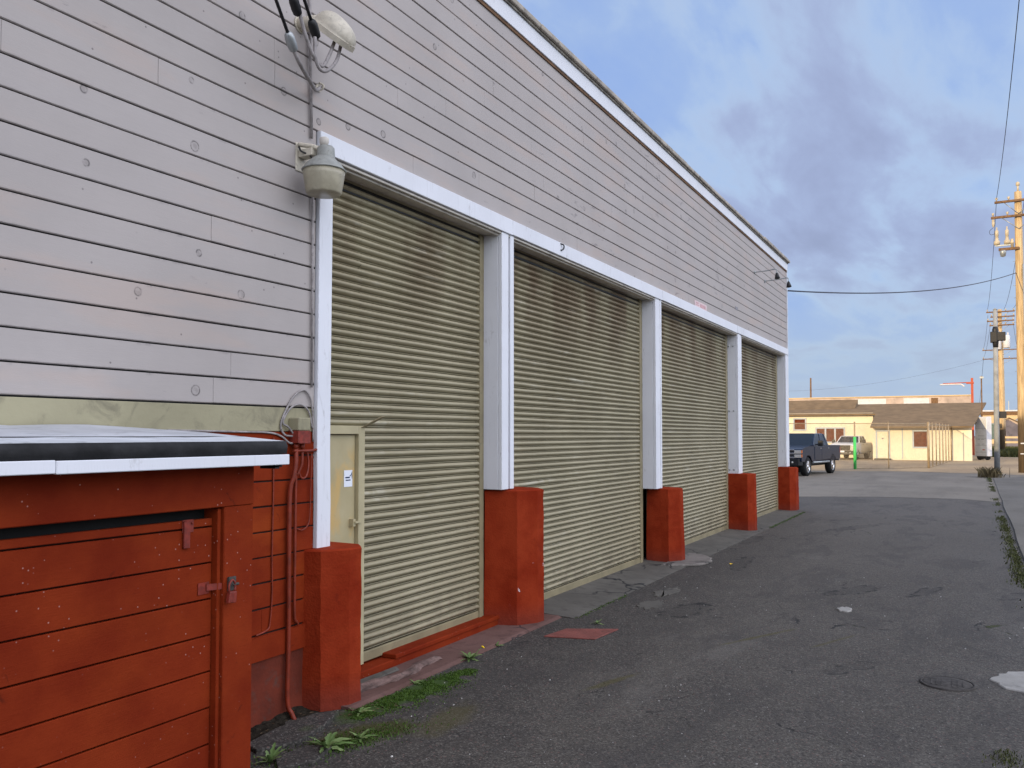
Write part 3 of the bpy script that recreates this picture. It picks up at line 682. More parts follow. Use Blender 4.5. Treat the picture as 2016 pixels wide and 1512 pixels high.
# ------------------------------------------------------------------ fittings on the near wall
def fittings():
    # service weatherhead
    T=empty('weatherhead',(4.74,W,5.0),'cream service weatherhead hood high on the boards above the first door','weatherhead')
    m=MB(); m.tube([(4.74,W+.01,5.01),(4.745,W-.12,5.0),(4.75,W-.2,4.985)],[.052,.052,.055],16); m.lathe([(.062,0),(.062,-.012)],(4.74,W,5.01),(0,1,0),18); m.build('pipe','grime_white',T)
    # domed hood leaning out and down, flat underneath
    c=Vector((4.76,W-.295,4.875)); ax=Vector((0,-.64,-.53)).normalized(); m=MB(); n=16
    M=Matrix.Translation(c)@Matrix(((1,0,0),(0,ax.y,-ax.z*-1),(0,ax.z,-ax.y))).to_4x4()
    up=Vector((0,ax.z,-ax.y)); sd=Vector((1,0,0))
    N=14; rings=[]
    for i in range(N+1):
        t=-1+2*i/N; q=(1-abs(t)**2.6)**(1/2.6) if abs(t)<1 else 0; q=max(q,.12); rg=[]
        for k in range(n+1):
            a=math.pi*k/n; rg.append(m.bm.verts.new(c+ax*(t*.18)+sd*(.125*q*math.cos(a))+up*(.02+.115*q*(1-.18*t)*math.sin(a))))
        rg=[m.bm.verts.new(c+ax*(t*.186)+sd*(.13*q)+up*-.022),m.bm.verts.new(c+ax*(t*.186)+sd*(.13*q)+up*.018)]+rg+[m.bm.verts.new(c+ax*(t*.186)-sd*(.13*q)+up*.018),m.bm.verts.new(c+ax*(t*.186)-sd*(.13*q)+up*-.022)]
        rings.append(rg)
    K=len(rings[0])
    for i in range(N):
        for k in range(K): m.bm.faces.new((rings[i][k],rings[i][(k+1)%K],rings[i+1][(k+1)%K],rings[i+1][k])).smooth=(2<=k<K-3)
    m.bm.faces.new(rings[0]); m.bm.faces.new(rings[-1][::-1]); m.build('hood','grime_white',T)
    # drop loops hanging out of the hood
    hc=[(4.76,W-.36,4.84),(4.80,W-.38,4.82),(4.73,W-.34,4.85)]
    loops=(
     ([(4.77,W-.36,4.80),(4.72,W-.36,4.66),(4.62,W-.36,4.55),(4.545,W-.36,4.535),(4.50,W-.36,4.60),(4.497,W-.355,4.74)],'greycable','pale drop loop curving from the hood to the middle black splice'),
     ([(4.72,W-.34,4.80),(4.65,W-.345,4.66),(4.58,W-.35,4.57),(4.50,W-.35,4.60),(4.42,W-.35,4.70),(4.36,W-.35,4.82),(4.327,W-.35,4.92)],'greycable','pale drop loop running up from the hood to the upper black splice'),
     ([(4.80,W-.33,4.78),(4.74,W-.22,4.66),(4.80,W-.10,4.60),(4.93,W-.05,4.60),(4.80,W-.12,4.62),(4.60,W-.25,4.66),(4.285,W-.35,4.585)],'greycable',None),
    )
    for pts,mt,lab in loops[:2]:
        m=MB(); m.tube(bez(pts,8),.0125,8); tag(m.build('drop_loop',mt),lab,'cable','service cables at the weatherhead')
    m=MB(); m.tube(bez([(4.285,W-.35,4.59),(4.37,W-.33,4.52),(4.60,W-.22,4.50),(4.80,W-.1,4.53),(4.925,W-.03,4.60)],8),.0145,8)
    tag(m.build('drop_loop','greycable'),'lowest pale cable slanting from the grey splice to the wall hook','cable','service cables at the weatherhead')
    m=MB(); m.tube(bez([(4.925,W-.008,4.60),(4.95,W-.03,4.60),(4.955,W-.04,4.63),(4.94,W-.01,4.65)],5),.008); m.lathe([(.03,0),(.03,-.01)],(4.94,W,4.61),(0,1,0),10)
    tag(m.build('cable_hook','grime_white'),'small painted hook on the boards below the weatherhead','hook')
    for (end,up,lab) in (((4.279,W-.35,4.599),(1.2,1.2,2.954+.12),'black service cable ending in the lowest splice left of the hood'),
                         ((4.315,W-.35,4.86),(1.25,1.2,3.03),'black service cable ending in the uppermost splice'),
                         ((4.503,W-.35,4.78),(1.30,1.2,3.09),'black service cable coming down nearest the hood')):
        a=Vector(end); b=Vector(up); 
        a2=a+Vector((0,0,0))
        far=a+Vector((-12,-4.2,9.2))
        m=MB(); m.tube(sag(a,far,.15,40),.012,8)
        o=m.build('service_cable','cable'); tag(o,lab,'cable','black service cables over the camera')
        d=(far-a).normalized(); s=MB(); s.lathe([(.014,-.05),(.03,-.035),(.034,0),(.034,.05),(.028,.075),(.015,.09)],a,d,12); s.build('splice','black' if 'lowest' not in lab else 'galv',o)
    # conduit above and below the lamp
    m=MB(); m.tube([(4.80,W-.02,6.3),(4.83,W-.018,4.85),(4.855,W-.018,4.2)],.011,8)
    m.tube([(4.87,W-.018,3.85),(4.875,W-.018,3.2),(4.88,W-.016,2.35)],.009,8); m.build
    o=m.build('conduit','greycable'); tag(o,'thin painted conduit running up the boards past the lamp','conduit')
    # lower yard lamp
    T=empty('yard_lamp',(4.72,W,4.05),'dusty galvanised yard lamp with a drum lens at the corner of the first door','lamp')
    m=MB(); m.box(4.70,4.86,W-.008,W-.0,3.92,4.13); m.tube([(4.71,W-.02,4.11),(4.74,W-.12,4.09),(4.76,W-.2,4.06)],.018,8); m.box(4.72,4.80,W-.14,W-.01,4.02,4.075); m.bevel(.004); m.build('bracket','grime_white',T)
    lx,ly=4.765,W-.215
    m=MB(); m.lathe([(.0,4.085),(.05,4.085),(.062,4.07),(.066,4.0),(.068,3.985),(.068,3.975)],(lx+.02,ly,0),(0,0,1),20); m.build('ballast_housing','housing',T)
    m=MB(); m.lathe([(.0,4.145),(.025,4.145),(.034,4.137),(.034,4.11),(.026,4.08)],(lx+.0,ly,0),(0,0,1),14); m.build('photocell','soffit',T)
    m=MB(); m.lathe([(.066,4.0),(.085,3.985),(.122,3.952),(.147,3.918),(.160,3.903),(.157,3.897),(.12,3.90)],(lx,ly,0),(0,0,1),28); m.build('reflector','housing',T)
    m=MB(); m.lathe([(.151,3.899),(.147,3.86),(.127,3.742),(.120,3.730),(.0,3.730)],(lx,ly,0),(0,0,1),28); m.build('lens','lens',T)
    m=MB(); m.tube(bez([(4.705,W-.03,4.09),(4.70,W-.06,4.05),(4.74,W-.1,4.03),(4.73,W-.13,4.0),(4.76,W-.15,3.98)],6),.007); m.build('cord','black',T)
    # half painted junction box
    T=empty('junction_box',(4.71,W,1.94),'junction box painted half olive half red beside the slim white post','junction box')
    m=MB(); m.box(4.655,4.785,W-.095,W-.001,2.03,2.122); m.bevel(.006); m.build('upper_half','olive',T)
    m=MB(); m.box(4.655,4.785,W-.095,W-.001,1.94,2.029); m.box(4.66,4.78,W-.1,W-.094,1.937,1.952); m.bevel(.004); m.build('lower_half','redmetal',T)
    for x in (4.685,4.75):
        m=MB(); m.tube([(x,W-.045,1.94),(x,W-.045,1.90)],.018,10); m.build('connector','redpipe',T)
    def pipe(pts,r,lab,mat='redpipe',name='pipe',cat='pipe',group='pipes and wires on the red boards'):
        m=MB(); m.tube(bez(pts,7),r,8); tag(m.build(name,mat),lab,cat,group)
    pipe([(4.685,W-.045,1.90),(4.68,W-.05,1.80),(4.665,W-.045,1.70),(4.645,W-.03,1.60),(4.64,W-.028,1.3),(4.645,W-.028,.6),(4.64,W-.028,.14),(4.66,W-.05,.04),(4.67,W-.07,-.01)],.017,'thick red pipe from the junction box down to the ground')
    pipe([(4.75,W-.045,1.90),(4.748,W-.045,1.79),(4.725,W-.03,1.72),(4.715,W-.02,1.66),(4.712,W-.02,1.1),(4.714,W-.02,.72),(4.74,W-.02,.66),(4.75,W-.02,.64)],.010,'thin red pipe right of the thick one with a bent foot')
    pipe([(4.50,W-.008,1.98),(4.502,W-.009,1.6),(4.495,W-.009,1.2),(4.50,W-.008,.9),(4.485,W-.008,.72),(4.46,W-.008,.66),(4.35,W-.008,.64)],.006,'painted wire straight down the red boards left of the pipes','redpipe','wire','wire')
    pipe([(4.655,W-.05,1.885),(4.75,W-.055,1.885),(4.86,W-.03,1.885),(4.93,W-.02,1.89)],.010,'short red pipe across under the junction box')
    pipe([(4.82,W-.03,1.89),(4.83,W-.035,1.78),(4.80,W-.04,1.70),(4.755,W-.035,1.69),(4.73,W-.03,1.75)],.007,'red wire hanging in a loop under the junction box','redpipe','wire','wire')
    pipe([(4.87,W-.03,1.86),(4.872,W-.02,1.6),(4.868,W-.02,1.45),(4.85,W-.02,1.35),(4.79,W-.015,1.31),(4.73,W-.012,1.33)],.005,'fine wire curling on the red boards by the white post','redpipe','wire','wire')
    pipe([(4.905,W-.012,1.95),(4.90,W-.014,2.1),(4.875,W-.015,2.25),(4.81,W-.012,2.325),(4.70,W-.012,2.28),(4.60,W-.012,2.15),(4.565,W-.012,2.06),(4.60,W-.02,2.0),(4.66,W-.04,1.99)],.007,'grey wire looping high over the junction box','greycable','wire','wire')
    pipe([(4.89,W-.014,2.05),(4.85,W-.016,2.17),(4.76,W-.016,2.22),(4.66,W-.014,2.19),(4.585,W-.014,2.09),(4.63,W-.03,2.05),(4.68,W-.05,1.97),(4.645,W-.03,1.94),(4.57,W-.012,1.99),(4.45,W-.01,2.015),(4.2,W-.008,2.02),(3.6,W-.007,2.028)],.007,'wire running along the paint line into the junction box','greycable','wire','wire')
    # gooseneck lamps near the far corner
    for (x,z,y1,lab) in ((19.76,5.70,3.815,'nearer small black gooseneck lamp reaching out from the boards'),(20.85,5.67,3.76,'farther small black gooseneck lamp, hanging past the warehouse corner')):
        T=empty('gooseneck_lamp',(x,W,z),lab,'lamp','gooseneck lamps near the far corner')
        m=MB(); m.tube(bez([(x,W,z),(x,W-.3,z+.015),(x,y1+.03,z+.035),(x+.01,y1-.005,z+.02),(x+.01,y1-.01,z-.06)],6),.012,8); m.lathe([(.04,0),(.04,-.02)],(x,W,z),(0,1,0),10); m.build('arm','galv',T)
        m=MB(); m.lathe([(.018,.0),(.03,-.02),(.045,-.07),(.062,-.13),(.05,-.14),(.0,-.145)],(x+.01,y1-.01,z-.05),(.06,.12,1),14); m.build('shade','black',T)
fittings()

# ------------------------------------------------------------------ things on the ground
def blades(m,pts,hmin,hmax,w,rnd,lean=.5):
    for (x,y,z) in pts:
        a=rnd.uniform(0,6.283); h=rnd.uniform(hmin,hmax); l=rnd.uniform(0,lean)*h; ca,sa=math.cos(a),math.sin(a); ww=w*rnd.uniform(.6,1.3)
        p0=Vector((x,y,z)); p1=p0+Vector((ca*l*.4,sa*l*.4,h*.6)); p2=p0+Vector((ca*l,sa*l,h)); s=Vector((-sa,ca,0))*ww
        v=[m.bm.verts.new(q) for q in (p0-s,p0+s,p1+s*.8,p2,p1-s*.8)]; m.bm.faces.new(v)
def weed(x,y,n,L,label,flower=False,z=0.0,spread=.8):
    rnd=random.Random(int(x*100+y*1000)); T=empty('weed',(x,y,z),label,'weed','weeds in the pavement edge')
    m=MB()
    for k in range(n):
        a=k*2.4+rnd.uniform(-.4,.4); l=L*rnd.uniform(.55,1.1); el=rnd.uniform(.25,1.1)*spread; ca,sa=math.cos(a),math.sin(a)
        pts=[]; N=6
        for i in range(N+1):
            t=i/N; r=l*t*math.cos(el)*(1+.1*t); zz=l*(t*math.sin(el)+.0)-l*.35*t*t*(1.2-el*.5)
            pts.append(Vector((x+ca*r,y+sa*r,z+.008+max(zz,-.004))))
        side=Vector((-sa,ca,.15)); prev=None
        for i in range(N+1):
            t=i/N; wd=L*.11*(math.sin(math.pi*(t*.9+.08))**.8)*(1.25 if i%2 else .62)
            cur=(m.bm.verts.new(pts[i]-side*wd),m.bm.verts.new(pts[i]+Vector((0,0,-wd*.25))),m.bm.verts.new(pts[i]+side*wd))
            if prev:
                m.bm.faces.new((prev[0],prev[1],cur[1],cur[0])); m.bm.faces.new((prev[1],prev[2],cur[2],cur[1]))
            prev=cur
    m.build('leaves','weed',T,recalc=False)
    if flower:
        q=MB(); q.tube([(x,y,z),(x+L*.5,y-L*.45,z+L*.6),(x+L*.8,y-L*.6,z+L*.75)],.003,6); q.build('stalk','weed',T)
        q=MB(); q.lathe([(.004,-.006),(.016,0),(.018,.006),(.0,.012)],(x+L*.8,y-L*.6,z+L*.75),(.3,-.4,.8),10); q.build('flower','yellow',T)
def ground_things():
    rnd=random.Random(21)
    # covers
    m=MB(); a=Vector((7.70,3.76,0)); b=Vector((8.10,3.70,0)); c=Vector((8.34,3.22,0)); d=Vector((7.83,3.27,0))
    m.hexa([p+Vector((0,0,.0)) for p in (d,c,b,a)]+[p+Vector((0,0,.014)) for p in (d,c,b,a)]); m.bevel(.004)
    q=m
    for i in range(9):
        for j in range(7):
            u=(i+.7)/10; v=(j+.7)/8; p=a.lerp(b,u).lerp(d.lerp(c,u),v); s=.014
            q.hexa([(p.x-s,p.y,.0141),(p.x,p.y-s*.4,.0141),(p.x+s,p.y,.0141),(p.x,p.y+s*.4,.0141),(p.x-s*.6,p.y,.017),(p.x,p.y-s*.2,.017),(p.x+s*.6,p.y,.017),(p.x,p.y+s*.2,.017)])
    tag(q.build('utility_cover','redplate'),'worn red steel utility cover in the asphalt before the tallest pier','utility cover')
    T=empty('manhole_cover',(7.79,.2,0),'round iron manhole cover in the asphalt beside the white cement patch','manhole cover')
    m=MB(); m.lathe([(.205,.0),(.205,.012),(.185,.014),(.185,.004)],(7.79,.2,0),(0,0,1),36,False); m.build('frame','iron',T)
    m=MB(); m.lathe([(.180,.0),(.180,.010),(.174,.013),(.0,.013)],(7.79,.2,0),(0,0,1),36,False)
    for k in range(-3,4):
        if k: m.box(7.79-.13*math.sqrt(1-(k/4.5)**2),7.79+.13*math.sqrt(1-(k/4.5)**2),.2+k*.038-.006,.2+k*.038+.006,.0132,.017)
    m.build('lid','iron',T)
    def blob(cx,cy,rx,ry,h,lab,name,cat,mat,seed,jag=.1):
        r=random.Random(seed); n=30; m=MB()
        m.xy([(cx+rx*math.cos(t)*(1+r.uniform(-jag,jag)),cy+ry*math.sin(t)*(1+r.uniform(-jag,jag))) for t in [k*2*math.pi/n for k in range(n)]],-.01,h); m.bevel(.008)
        tag(m.build(name,mat),lab,cat)
    blob(8.1,-.42,.36,.30,.012,'round patch of white cement set in the asphalt','cement_patch','patch','whiteconc',1)
    blob(10.5,1.31,.13,.075,.016,'small white cement patch alone in the middle of the drive','cement_patch','patch','whiteconc',2,.22)
    blob(10.6,3.45,.30,.12,.010,'flat grey concrete patch beside the second door','concrete_patch','patch','concrete',3,.28)
    blob(9.75,3.35,.25,.14,.008,'rough grey repair patch near the utility cover','concrete_patch','patch','concrete',6,.3)
    # rotten timber against the threshold
    m=MB(); P=[]; n=16
    for i in range(n+1):
        t=i/n; x=5.16+1.28*t; h=.05*(1-t*.5); y=4.17+.03*math.sin(t*9)
        P.append([m.bm.verts.new((x+rnd.uniform(-.01,.01),y+dy+rnd.uniform(-.012,.012),.022+max(0,dz*h+rnd.uniform(-.008,.008)))) for dy,dz in ((-.05,0),(-.048,.6),(-.01,1.0),(.04,.8),(.055,0))])
    for i in range(n):
        for k in range(4): m.bm.faces.new((P[i][k],P[i+1][k],P[i+1][k+1],P[i][k+1]))
    m.bm.faces.new(P[0]); m.bm.faces.new(P[-1][::-1])
    tag(m.build('rotten_timber','rot'),'splintered rotten timber lying by the first door threshold','timber')
    m=MB(); m.hexa([(5.10,4.245,.024),(5.98,4.26,.024),(6.05,4.34,.024),(5.10,4.36,.024),(5.10,4.245,.045),(5.93,4.262,.040),(6.0,4.335,.042),(5.10,4.355,.05)]); m.bevel(.006)
    tag(m.build('slate_slab','concrete'),'flat grey slab between rotten timber and red threshold','slab')
    # broken asphalt lip at the foot of the wall
    def slab(pts,z0,z1,lab):
        m=MB(); m.xy(pts,z0,z1); m.bevel(.008,2); tag(m.build('asphalt_chunk','asphalt'),lab,'asphalt chunk','broken asphalt by the near wall')
    slab([(4.05,3.98),(4.3,3.86),(4.62,3.92),(4.9,4.02),(4.78,4.14),(4.4,4.16),(4.1,4.12)],-.01,.03,'broken asphalt slab at the foot of the red wall')
    slab([(3.9,3.66),(4.1,3.55),(4.35,3.62),(4.28,3.78),(4.02,3.80)],-.01,.024,'broken asphalt slab by the shed corner')
    # dark soil banked against the foot of the red wall and the first pier
    m=MB(); g_=[]; nx,ny=46,10
    for i in range(nx+1):
        row=[]
        for j in range(ny+1):
            x=3.25+1.72*i/nx; v=j/ny; wdt=.17+.07*math.sin(x*5)+.05*math.sin(x*13+1); y=W+.004-wdt*v
            h=(.045+.02*math.sin(x*7)+.012*math.sin(x*19))*(1-v)**1.3*(0.55+.45*math.sin(math.pi*min(1,(i+2)/nx)))
            row.append(m.bm.verts.new((x+rnd.uniform(-.008,.008),y+rnd.uniform(-.006,.006),-.004 if j==ny else max(.002,h+rnd.uniform(-.008,.008)))))
        g_.append(row)
    for i in range(nx):
        for j in range(ny): m.bm.faces.new((g_[i][j],g_[i+1][j],g_[i+1][j+1],g_[i][j+1]))
    tag(m.build('soil','soil'),'dark soil banked along the foot of the red wall','soil',kind='stuff')
    m=MB()
    for _ in range(160):
        x=rnd.uniform(3.4,5.3); y=rnd.uniform(3.75,4.25) if x<4.85 else rnd.uniform(3.75,4.0); a=rnd.uniform(0,6.3); l=rnd.uniform(.006,.02); z=.03+.02*rnd.random() if y>4.12 else .004
        ca,sa=math.cos(a)*l,math.sin(a)*l; m.face([(x-ca,y-sa,z),(x+sa*.4,y-ca*.4,z+.003),(x+ca,y+sa,z+.002),(x-sa*.4,y+ca*.4,z+.005)])
    tag(m.build('leaf_litter','litter',recalc=False),'brown leaf litter scattered at the foot of the wall','leaf litter',kind='stuff')
    # moss and grass (nobody could count the blades)
    m=MB(); pts=[]
    for _ in range(11000):
        t=rnd.random(); x=4.86+1.5*t; yc=3.885-.11*t; wd=.17*math.sin(math.pi*min(1,t*.9+.08))+.03
        y=yc+rnd.gauss(0,wd*.55)
        if math.sin(x*9+y*17)+math.sin(x*23-y*13)>-1.0: pts.append((x,y,0))
    blades(m,pts,.004,.013,.004,rnd,1.2); tag(m.build('moss','moss',recalc=False),'dark green moss strip along the painted apron edge','moss',kind='stuff')
    m=MB(); pts=[]
    for _ in range(1500):
        x=rnd.gauss(4.45,.28); y=3.62-(x-4.45)*.35+rnd.gauss(0,.09); pts.append((x,y,0))
    for _ in range(900): pts.append((rnd.uniform(18.9,23.2),3.83+rnd.gauss(0,.025),.004))
    for _ in range(220): pts.append((8.62+rnd.uniform(0,1.6),3.82+rnd.gauss(0,.02),0))
    blades(m,pts,.006,.02,.004,rnd,1.1); tag(m.build('short_grass','moss',recalc=False),'short grass and moss in the paving joints','grass',kind='stuff')
    m=MB(); pts=[]
    for _ in range(9000):
        x=rnd.uniform(11,46); 
        den=.5+.5*math.sin(x*.9)+.45*math.sin(x*2.7+1)
        if 13<x<22: den+=.7
        if x>26 and x<34: den-=.5
        if rnd.random()<den*.5: pts.append((x,-.60-.0035*(x-12)+abs(rnd.gauss(0,.07))*rnd.choice((1,1,-.4)),.0))
    blades(m,pts,.012,.05,.009,rnd,1.3); tag(m.build('verge_grass','grass',recalc=False),'ragged grass growing along the sidewalk joint','grass',kind='stuff')
    m=MB(); pts=[(rnd.gauss(5.1,.2),-.62+rnd.gauss(0,.05),0) for _ in range(120)]+[(rnd.gauss(6.15,.10),-.16+rnd.gauss(0,.05),0) for _ in range(160)]
    blades(m,pts,.01,.03,.004,rnd,1.2); tag(m.build('asphalt_grass','grass',recalc=False),'small grass tuft in the asphalt at the near road edge','grass',kind='stuff')
    # weeds
    weed(4.33,3.66,22,.17,'largest weed, leafy and pale green, by the shed corner',z=.004)
    weed(4.55,3.56,12,.11,'weed leaning over the yellowish moss',z=.004)
    weed(3.98,3.80,9,.13,'upright weed tucked against the shed corner',spread=1.3)
    weed(4.98,3.90,10,.11,'small grey-green weed at the near end of the moss strip')
    weed(5.78,3.98,8,.07,'tiny weed in the middle of the moss strip')
    weed(6.62,3.97,22,.13,'dandelion weed with one yellow flower at the apron edge',True)
    weed(7.15,3.99,8,.08,'small weed beyond the dandelion on the apron edge')
    weed(8.50,3.52,10,.08,'flat weed beside the red utility cover')
    # leaf litter and chips
    m=MB()
    for _ in range(230):
        x=rnd.uniform(3.4,13); y=rnd.uniform(-1.2,3.9); s=rnd.choice((.003,.004,.004,.005,.006,.009))
        m.hexa([(x-s,y-s*.6,.0),(x+s,y-s*.7,.0),(x+s*.8,y+s*.7,.0),(x-s*.9,y+s*.5,.0),(x-s*.6,y-s*.4,s*.7),(x+s*.7,y-s*.4,s*.6),(x+s*.5,y+s*.5,s*.7),(x-s*.5,y+s*.3,s*.5)])
    tag(m.build('stone_chips','chips'),'pale stone chips scattered over the asphalt','stone chips',kind='stuff')
    m=MB(); m.face([(13.3,3.30,.006),(13.36,3.27,.012),(13.42,3.31,.006),(13.36,3.33,.016)]); tag(m.build('fallen_leaf','yellow'),'yellow leaf on the asphalt by the third pier','leaf')
ground_things()

# ------------------------------------------------------------------ pickup trucks
def pickup(loc,yaw,paint,label,L=6.0,Wd=2.0,H=1.95,wr=.42,floor=.62,plate=False,amber=True,bumper='black',grille='chrome'):
    T=empty('pickup_truck',loc,label,'pickup truck'); h=Wd/2; fx=L/2-.98; rx=-L/2+1.22; belt=floor+.72; 
    M=lambda m:m
    def part(m,name,mat,parent=T):
        me_loc=wloc(parent); m.xform(Matrix.Translation(me_loc)) ; return m.build(name,mat,parent)
    def arch(cx,r,zb):
        return [(cx+r*math.cos(a),wr+r*math.sin(a)) for a in [math.pi*k/10 for k in range(11)] if wr+r*math.sin(a)>zb] 
    ra=wr+.10
    prof=[(-L/2,floor+.02),(-L/2,belt-.03),(-L/2+.04,belt),(L/2-1.5,belt+.02),(L/2-1.3,belt+.01),(L/2-.35,belt-.08),(L/2-.08,belt-.16),(L/2,belt-.3),(L/2,floor-.02)]
    prof+= [(fx+ra,floor-.04)]+arch(fx,ra,floor-.04)+[(fx-ra,floor-.04),(rx+ra,floor-.04)]+arch(rx,ra,floor-.04)+[(rx-ra,floor-.04)]
    m=MB(); m.xz(prof,-h,h); bmesh.ops.triangulate(m.bm,faces=[f for f in m.bm.faces if len(f.verts)>4]); 
    m.bm.normal_update(); es=[e for e in m.bm.edges if len(e.link_faces)==2 and e.calc_face_angle(0)>R(40)]
    bmesh.ops.bevel(m.bm,geom=es,offset=.045,segments=2,affect='EDGES',clamp_overlap=True)
    body=part(m,'body',paint)
    m=MB(); m.box(-L/2+.3,L/2-.3,-.55,.55,wr-.02,floor+.05); m.box(-L/2+.2,-1.2,-h+.14,h-.14,belt-.0,belt+.004); part(m,'chassis','black')
    # cab: pillars and roof around clear glass
    c0,c1=-1.28,1.18; r0,r1=-1.08,.42; y0,y1=h-.07,h-.24; zb,zt=belt-.01,H
    m=MB(); m.hexa([(r0,-y1,zt-.05),(r1,-y1,zt-.05),(r1,y1,zt-.05),(r0,y1,zt-.05),(r0+.08,-y1+.08,zt),(r1-.1,-y1+.08,zt+.005),(r1-.1,y1-.08,zt+.005),(r0+.08,y1-.08,zt)]); m.bevel(.02,2)
    lerp=lambda a,b,t:a+(b-a)*t
    def bot(t): return lerp(c0,c1,t)
    def topx(t): return lerp(r0,r1,t)
    for s in (-1,1):
        for (t0,t1,u0,u1) in ((0,.09,0,.09),(.46,.51,.47,.54),(.955,1,.92,1)):
            m.hexa([(bot(t0),s*y0,zb),(bot(t1),s*y0,zb),(bot(t1),s*(y0-.06),zb),(bot(t0),s*(y0-.06),zb),(topx(u0),s*y1,zt-.03),(topx(u1),s*y1,zt-.03),(topx(u1),s*(y1-.06),zt-.03),(topx(u0),s*(y1-.06),zt-.03)])
    part(m,'cab_roof',paint)
    def pane(name,pts,nrm):
        m=MB(); n=Vector(nrm)*.006; a=[Vector(p) for p in pts]; m.hexa([p for p in a]+[p+n for p in a]); return part(m,name,'autoglass')
    e=.02
    pane('windshield',[(c1-.03,-y0+.05,zb),(c1-.03,y0-.05,zb),(r1-.03,y1-.05,zt-.04),(r1-.03,-y1+.05,zt-.04)],(1,0,.7))
    pane('rear_window',[(c0+.03,y0-.1,zb+.05),(c0+.03,-y0+.1,zb+.05),(r0+.03,-y1+.08,zt-.06),(r0+.03,y1-.08,zt-.06)],(-1,0,.3))
    for s in (-1,1):
        for (t0,t1,u0,u1) in ((.09,.46,.09,.47),(.51,.955,.54,.92)):
            pane('side_window',[(bot(t0),s*(y0-.02),zb+.02),(bot(t1),s*(y0-.02),zb+.02),(topx(u1),s*(y1-.02),zt-.05),(topx(u0),s*(y1-.02),zt-.05)],(0,s,.2))
    for (x,y) in ((.25,.45),(.25,-.45),(-.75,.42),(-.75,-.42)):
        m=MB(); m.box(x-.12,x+.05,y-.24,y+.24,floor,belt+.28); m.box(x-.08,x+.02,y-.12,y+.12,belt+.26,belt+.42); m.bevel(.03); part(m,'seat','seat')
    # doors
    for s in (-1,1):
        for (a,b) in ((.06,1.12),(-1.14,.04)):
            m=MB(); m.box(a,b,s*h-.004 if s>0 else -h-.014,s*h+.014 if s>0 else -h+.004,floor+.04,belt-.05); m.bevel(.012,2); d=part(m,'door',paint)
            m=MB(); m.box(a+.08,a+.26,min(s*h+s*.012,s*h+s*.034),max(s*h+s*.012,s*h+s*.034),belt-.15,belt-.115); part(m,'handle','chrome' if paint=='bluepaint' else 'black',d)
        m=MB(); m.box(.78,.95,min(s*(h+.02),s*(h+.30)),max(s*(h+.02),s*(h+.30)),belt+.02,belt+.10) if False else None
        m.box(.86,.94,min(s*(h-.06),s*(h+.12)),max(s*(h-.06),s*(h+.12)),belt+.04,belt+.09); m.box(.80,.95,min(s*(h+.10),s*(h+.34)),max(s*(h+.10),s*(h+.34)),belt-.02,belt+.26); m.bevel(.02,2); part(m,'mirror','black')
        m=MB(); m.tube([(fx-ra-.05,s*(h+.0),floor-.1),(rx+ra+.1,s*(h+.0),floor-.1)],.05,8); part(m,'side_step','galv')
    # front end
    g0,g1=floor+.14,belt-.2; f=L/2
    m=MB(); m.box(f-.02,f+.02,-h*.62,h*.62,g0,g1+.02); m.bevel(.01); gr=part(m,'grille','black')
    m=MB()
    for z in (g0+.0,g0+(g1-g0)*.52,g1-.01): m.box(f+.005,f+.05,-h*.66,h*.66,z,z+(.06 if grille=='chrome' else .02))
    for k in range(3):
        z=g0+.09+k*.09; m.box(f+.005,f+.03,-h*.6,h*.6,z,z+.018)
    m.bevel(.006); part(m,'grille_bar',grille,gr)
    m=MB(); zc=(g0+g1)/2+.06; m.box(f+.05,f+.06,-.13,.13,zc-.022,zc+.022); m.box(f+.05,f+.06,-.05,.05,zc-.045,zc+.045); part(m,'emblem','amber' if amber else 'black',gr)
    for s in (-1,1):
        for k in range(2):
            z=g0+.02+k*(g1-g0)*.52
            m=MB(); m.box(f-.06,f+.03,min(s*h*.66,s*(h-.02)),max(s*h*.66,s*(h-.02)),z,z+(g1-g0)*.42); m.bevel(.015,2); hl=part(m,'headlight','headlamp')
            if amber:
                m=MB(); m.box(f-.10,f+.02,min(s*(h-.02),s*(h+.006)),max(s*(h-.02),s*(h+.006)),z+.03,z+.16); part(m,'marker','amber',hl)
    m=MB(); m.xy([(f-.18,-h),(f+.08,-h+.12),(f+.12,0),(f+.08,h-.12),(f-.18,h)],floor-.22,floor+.12); m.bevel(.03,2); bp=part(m,'front_bumper',bumper)
    for s in (-1,1):
        m=MB(); m.lathe([(.05,0),(.05,.02),(.0,.025)],(f+.085,s*.6,floor-.06),(1,0,0),12,False); part(m,'fog_lamp','headlamp',bp)
    if plate:
        m=MB(); m.box(f+.125,f+.13,-.17,.17,floor-.02,floor+.1); part(m,'number_plate','sticker',bp)
        m=MB(); m.box(f+.11,f+.125,-.4,.4,floor-.09,floor-.06); part(m,'tow_bar','chrome',bp)
    m=MB(); m.box(-L/2-.12,-L/2+.02,-h+.05,h-.05,floor-.1,floor+.08); m.bevel(.02); part(m,'rear_bumper','chrome')
    for s in (-1,1):
        m=MB(); m.box(-L/2-.01,-L/2+.08,min(s*(h-.14),s*(h+.005)),max(s*(h-.14),s*(h+.005)),belt-.4,belt-.1); part(m,'tail_light','redsteel')
